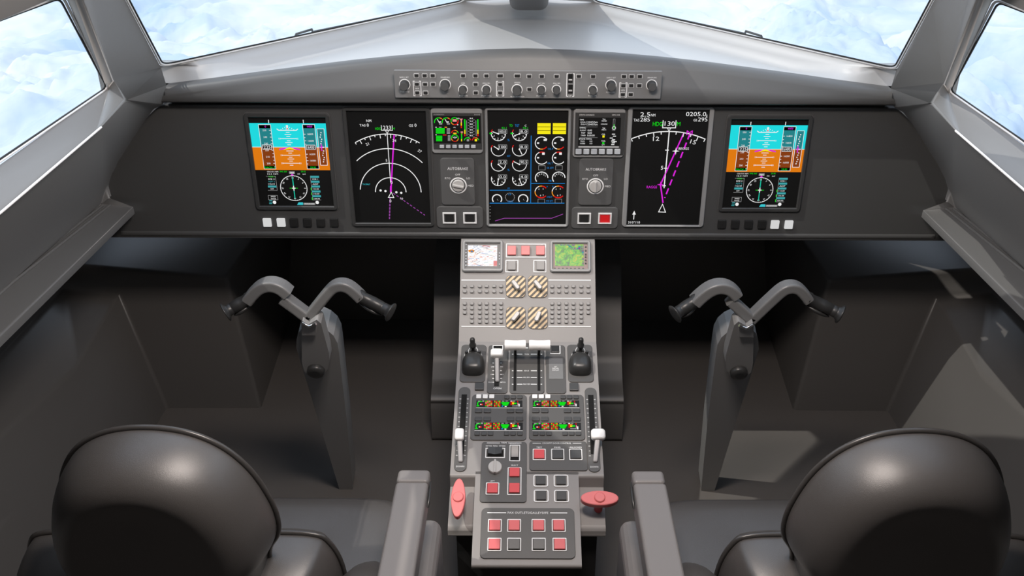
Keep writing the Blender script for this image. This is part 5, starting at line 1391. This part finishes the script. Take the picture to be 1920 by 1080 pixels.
# ================================================================== control yokes
def yoke(side):
    nm = 'left' if side < 0 else 'right'
    sc = 2.4545
    def px(x, y): return (390 + x / sc, 500 + y / sc)
    base = onH(*px(637, 1025), 2.05); hub = onY(*px(462, 240), 2.20)
    f = (lambda p: p) if side < 0 else mx
    root = thing('control_yoke', 'grey control yoke on a tapered floor column in front of the %s seat' % nm, 'control yoke', Matrix.Translation(f(base)), 'control yokes')
    inv = root.matrix_world.inverted()
    # column: thick plate leaning back towards the seats
    ey = Vector((0, hub.y - base.y, hub.z - base.z)).normalized(); ex = Vector((1, 0, 0)); n = ex.cross(ey)
    if n.y > 0: n = -n
    def plate_mesh(outline, off, thick, mat, name, bev=.008, label=None):
        p0 = base + n * off
        fr = [onP(*px(*q), p0, n) for q in outline]
        L = [[tuple(inv @ f(p - n * thick)) for p in fr], [tuple(inv @ f(p)) for p in fr]]
        mb = MB(); mb.loops(L, mat); o = mb.obj(name, root, bevel=bev, seg=3, angle=50, label=label); 
        return o
    plate_mesh([(406, 372), (408, 335), (418, 300), (440, 278), (470, 268), (510, 274), (548, 292), (578, 318), (596, 352), (603, 395), (640, 720), (666, 1025), (605, 1027), (520, 745), (440, 485)], 0.0, .075, 'yoke_column', 'column', .012)
    plate_mesh([(431, 318), (432, 440), (441, 478), (465, 503), (500, 510), (532, 498), (552, 468), (560, 430), (556, 395), (520, 262), (500, 244), (468, 262)], .042, .040, 'yoke_column', 'link_plate', .008)
    # pivot knob
    c = onP(*px(498, 474), base + n * .044, n); kk = (c - EYE).dot(FWD) / F / sc
    M = frame(c, ex, ey); M = inv @ (Matrix.Translation(f(c)) @ M.to_3x3().to_4x4())
    mb = MB(); r = 40 * kk; mb.lathe([(r, 0), (r, .010), (r * .88, .015), (r * .5, .017)], 'knob_black', M, n=28); mb.obj('pivot_knob', root)
    # collar between link and handlebar
    plate_mesh([(430, 262), (432, 316), (496, 316), (497, 268), (466, 282)], .050, .045, 'yoke_column', 'collar', .004)
    a = [(430, 256), (464, 276), (497, 262)]
    mb = MB(); mb.tube([tuple(inv @ f(onP(*px(*q), base + n * .053, n))) for q in a], .0042, 'chrome', n=8); mb.obj('chrome_trim', root, label='chrome collar trim')
    # handlebar: built on an upright plane through the hub, same hand for both yokes
    YB = 2.185
    hubx = hub.x
    def bar(q, dy=0.0):
        p = onY(*px(*q), YB + dy)
        if side > 0: p = p + Vector((-2 * hubx, 0, 0))
        return inv @ p
    def section(pts, w_, d_, name, dys=None, taper=None, bev=.0035):
        P = [bar(q, (dys[i] if dys else 0)) for i, q in enumerate(pts)]
        # smooth path
        N = len(P); L = []
        for i in range(N):
            t = (P[min(i + 1, N - 1)] - P[max(i - 1, 0)]).normalized(); u = Vector((0, 1, 0)); v = t.cross(u).normalized()
            s_ = taper[i] if taper else 1
            L.append([tuple(P[i] + v * (x * s_) + u * y) for x, y in rrect(0, 0, w_, d_, .006, 3)])
        mb = MB(); mb.loops(L, 'yoke_grey'); return mb.obj(name, root, smooth=False)
    def spline(pts, n=5):
        out = []
        for i in range(len(pts) - 1):
            p0, p1, p2, p3 = (Vector(pts[max(i - 1, 0)]), Vector(pts[i]), Vector(pts[i + 1]), Vector(pts[min(i + 2, len(pts) - 1)]))
            for k_ in range(n):
                t = k_ / n; out.append(tuple(0.5 * ((2 * p1) + (p2 - p0) * t + (2 * p0 - 5 * p1 + 4 * p2 - p3) * t * t + (3 * p1 - p0 - 3 * p2 + p3) * t ** 3)))
        out.append(tuple(pts[-1])); return out
    section(spline([(468, 232), (440, 212), (400, 182), (345, 142)], 3), .030, .040, 'bar_arm')
    hp = spline([(372, 122), (340, 96), (305, 82), (270, 82), (238, 96), (208, 124), (186, 152)], 4)
    section(hp, .031, .046, 'bar_horn', taper=[1.0] * len(hp))
    rp = spline([(462, 232), (490, 196), (530, 146), (570, 100), (600, 84), (635, 86), (668, 106), (706, 142)], 4)
    section(rp, .028, .040, 'bar_arm')
    def grip(a, b_, name):
        A, B = bar(a), bar(b_, -.03)
        d = (B - A).normalized(); L = (B - A).length
        q = d.to_track_quat('Z', 'Y').to_matrix().to_4x4(); M = Matrix.Translation(A) @ q
        mb = MB()
        mb.lathe([(.0165, -.004), (.0185, 0), (.0185, .010), (.0160, .012), (.0175, L * .45), (.0165, L * .74), (.0150, L * .76), (.0165, L * .78), (.0160, L * .93)], 'grip_black', M, n=24)
        for sg in (.35, -.35):
            pass
        g_ = mb.obj(name, root)
        mb = MB(); mb.lathe([(.0165, L * .90), (.0185, L * .95), (.0255, L * 1.0), (.0270, L * 1.03), (.0255, L * 1.05), (.012, L * 1.04)], 'grip_black', M, n=28); mb.obj('end_flange', g_)
        mb = MB(); mb.box((-.0035, -.0195, L * .14), (.0035, -.0160, L * .72), 'key_dark', M); mb.obj('grip_rib', g_, bevel=.001)
        # finger trigger under the grip
        mid = A.lerp(B, .28) + Vector((0, 0, -.022))
        mb = MB(); Lp = []
        for i in range(9):
            t = i / 8; w_ = math.sin(PI * max(.04, min(.96, t))) ** .6
            Lp.append([tuple(mid + d * ((t - .4) * L * .72) + Vector((0, .016 * w_ * math.cos(2 * PI * j / 14), .0085 * w_ * math.sin(2 * PI * j / 14)))) for j in range(14)])
        mb.loops(Lp, 'grip_black', smooth=True); mb.obj('trigger', g_)
    grip((196, 142), (84, 208), 'grip'); grip((696, 134), (838, 208), 'grip')
yoke(-1); yoke(1)

# ================================================================== seats
def seat(side, dx=0.0):
    nm = 'left' if side < 0 else 'right'
    f = (lambda p: Vector(p)) if side < 0 else mx
    X0 = -0.757
    label = 'black leather pilot seat with rounded piped backrest on the %s side' % nm
    root = thing('pilot_seat', label, 'seat', Matrix.Translation(f((X0 - dx, 1.5, 0)) ), 'pilot seats')
    inv = root.matrix_world.inverted()
    off = Vector((-dx, 0, 0))
    def W(p): return tuple(inv @ f(Vector(p) + off))
    def dome(name, outline, yfun, depth, roll, mat='leather', pipe=.0062, n=9, front=.03):
        """padded panel: OUTLINE (x,z) is the front edge, swelling back by DEPTH with edge rolling in by ROLL"""
        xs = [p[0] for p in outline]; zs = [p[1] for p in outline]; c = Vector(((min(xs) + max(xs)) / 2, (min(zs) + max(zs)) / 2))
        hx, hz = (max(xs) - min(xs)) / 2, (max(zs) - min(zs)) / 2
        def S(a, r): return (c.x + (a[0] - c.x) * (1 - r / hx), c.y + (a[1] - c.y) * (1 - r / hz))
        out = outline; L = []
        for r, d_ in ((roll * .55, front * .9), (roll * .28, front), (roll * .06, front * .6)):
            L.append([W((S(a, r)[0], yfun(S(a, r)[1]) + d_, S(a, r)[1])) for a in out])
        for i in range(n + 1):
            ph = i / n * PI / 2; r_ = roll * (1 - math.cos(ph)); dd = depth * math.sin(ph)
            L.append([W((S(a, r_)[0], yfun(a[1]) - dd, S(a, r_)[1])) for a in out])
        for t in (.15, .5, .8, .97):
            q = [S(a, roll + (min(hx, hz) - roll) * t) for a in out]
            L.append([W((p[0], yfun(p[1]) - depth * (1 + .02 * t), p[1])) for p in q])
        d0 = [tuple(Vector(S(a, -.002)) - Vector(a)) for a in out]
        mb = MB(); mb.loops(L, mat, smooth=True); o = mb.obj(name, root, weld=True)
        for p in o.data.polygons: p.use_smooth = len(p.vertices) < 5
        mb = MB(); mb.tube([W((S(a, -.002)[0], yfun(a[1]) + .002, S(a, -.002)[1])) for a in out], pipe, 'piping_leather', n=10, closed=True)
        mb.obj('piping', o)
        return o
    def smooth_closed(pts, n=6):
        out = []; N = len(pts)
        for i in range(N):
            p0, p1, p2, p3 = (Vector(pts[(i + j) % N]) for j in (-1, 0, 1, 2))
            for k_ in range(n):
                t = k_ / n; out.append(tuple(0.5 * ((2 * p1) + (p2 - p0) * t + (2 * p0 - 5 * p1 + 4 * p2 - p3) * t * t + (3 * p1 - p0 - 3 * p2 + p3) * t ** 3)))
        return out
    # backrest front edge (x about the seat centre, height)
    half = [(.13, .37), (.170, .43), (.180, .59), (.188, .67), (.211, .715), (.218, .76), (.210, .82), (.183, .897), (.139, .957), (.077, .994), (0, 1.006)]
    ol = [(X0 + .02 + x, z) for x, z in half] + [(X0 + .02 - x, z) for x, z in half[-2::-1]]
    yb = lambda z: 1.50 - (z - .45) * .10
    dome('backrest', smooth_closed(ol), yb, .135, .078)
    # lower wrap of the backrest, wider than the back itself
    half = [(.292, .32), (.344, .38), (.351, .53), (.330, .620), (.288, .650), (.15, .654), (0, .654)]
    ol = [(X0 - .012 + x, z) for x, z in half] + [(X0 - .012 - x, z) for x, z in half[-2::-1]]
    y2 = lambda z: 1.575 - (z - .4) * .12
    dome('lumbar_wrap', smooth_closed(ol), y2, .16, .06, front=.035)
    # cushion
    N = 40; L = []
    cx, cy = X0 + .085, 1.64; hw, hd = .40, .245
    base = []
    for i in range(N):
        a = 2 * PI * i / N; ca, sa = math.cos(a), math.sin(a)
        base.append((math.copysign(abs(ca) ** .25, ca), math.copysign(abs(sa) ** .36, sa)))
    for z, s_ in ((.30, .86), (.33, .96), (.40, 1.0), (.455, .985), (.482, .94), (.494, .86), (.498, .70), (.492, .45), (.488, .2), (.487, .03)):
        L.append([W((cx + x * hw * (s_ if s_ > .8 else s_), cy + y * hd * s_, z)) for x, y in base])
    mb = MB(); mb.loops(L, 'leather', smooth=True); mb.obj('cushion', root)
    # inner side bolster of the cushion
    for s_ in (1,):
        P = [(X0 + .395, 1.34 + .29 * t, .455 + .045 * math.sin(PI * min(1, t * .8 + .25))) for t in [i / 12 for i in range(13)]]
        rad = [.030 + .05 * math.sin(PI * (.15 + .8 * i / 12)) for i in range(13)]
        mb = MB(); mb.tube([W(p) for p in P], rad, 'leather', n=18); mb.obj('side_bolster', root)
    # seat base
    mb = MB(); mb.box((-.22, -.10, .001), (.22, .24, .31), 'pedestal_dark'); mb.obj('seat_base', root, bevel=.02)
    # armrest
    xa0, xa1 = -.296, -.222
    def bx(name, x0, x1, y0, y1, z0, z1, mat, slope=0.0, bev=.008, parent=root):
        vs = [W((x, y, z + (slope * (y - y1)))) for z in (z0, z1) for x, y in ((x0, y0), (x1, y0), (x1, y1), (x0, y1))]
        mb = MB(); mb.add(vs, [(0, 3, 2, 1), (4, 5, 6, 7), (0, 1, 5, 4), (1, 2, 6, 5), (2, 3, 7, 6), (3, 0, 4, 7)], mat); return mb.obj(name, parent, bevel=bev, seg=4)
    ar = bx('armrest', xa0, xa1, 1.02, 1.638, .665, .725, 'armrest_plastic')
    bx('armrest_cap', xa0, xa1, 1.640, 1.685, .665, .724, 'armrest_plastic', parent=ar, bev=.010)
    mb = MB(); mb.tube([W((xa1 + .001, 1.665, .70)), W((xa1 + .003, 1.63, .703)), W((xa1 + .003, 1.60, .700)), W((xa1 + .001, 1.59, .690))], .0035, 'knob_black', n=8); mb.obj('armrest_latch', ar)
    bx('armrest_support', xa0 + .030, xa1 + .018, 1.10, 1.715, .36, .560, 'armrest_plastic', bev=.028)
    bx('armrest_post', xa0 + .012, xa1 - .012, 1.16, 1.26, .50, .67, 'armrest_plastic', bev=.01)
    # outer armrest, mostly hidden by the backrest
    bx('armrest', X0 - .44, X0 - .37, 1.08, 1.60, .60, .655, 'armrest_plastic') if False else None
seat(-1); seat(1, 0.018)
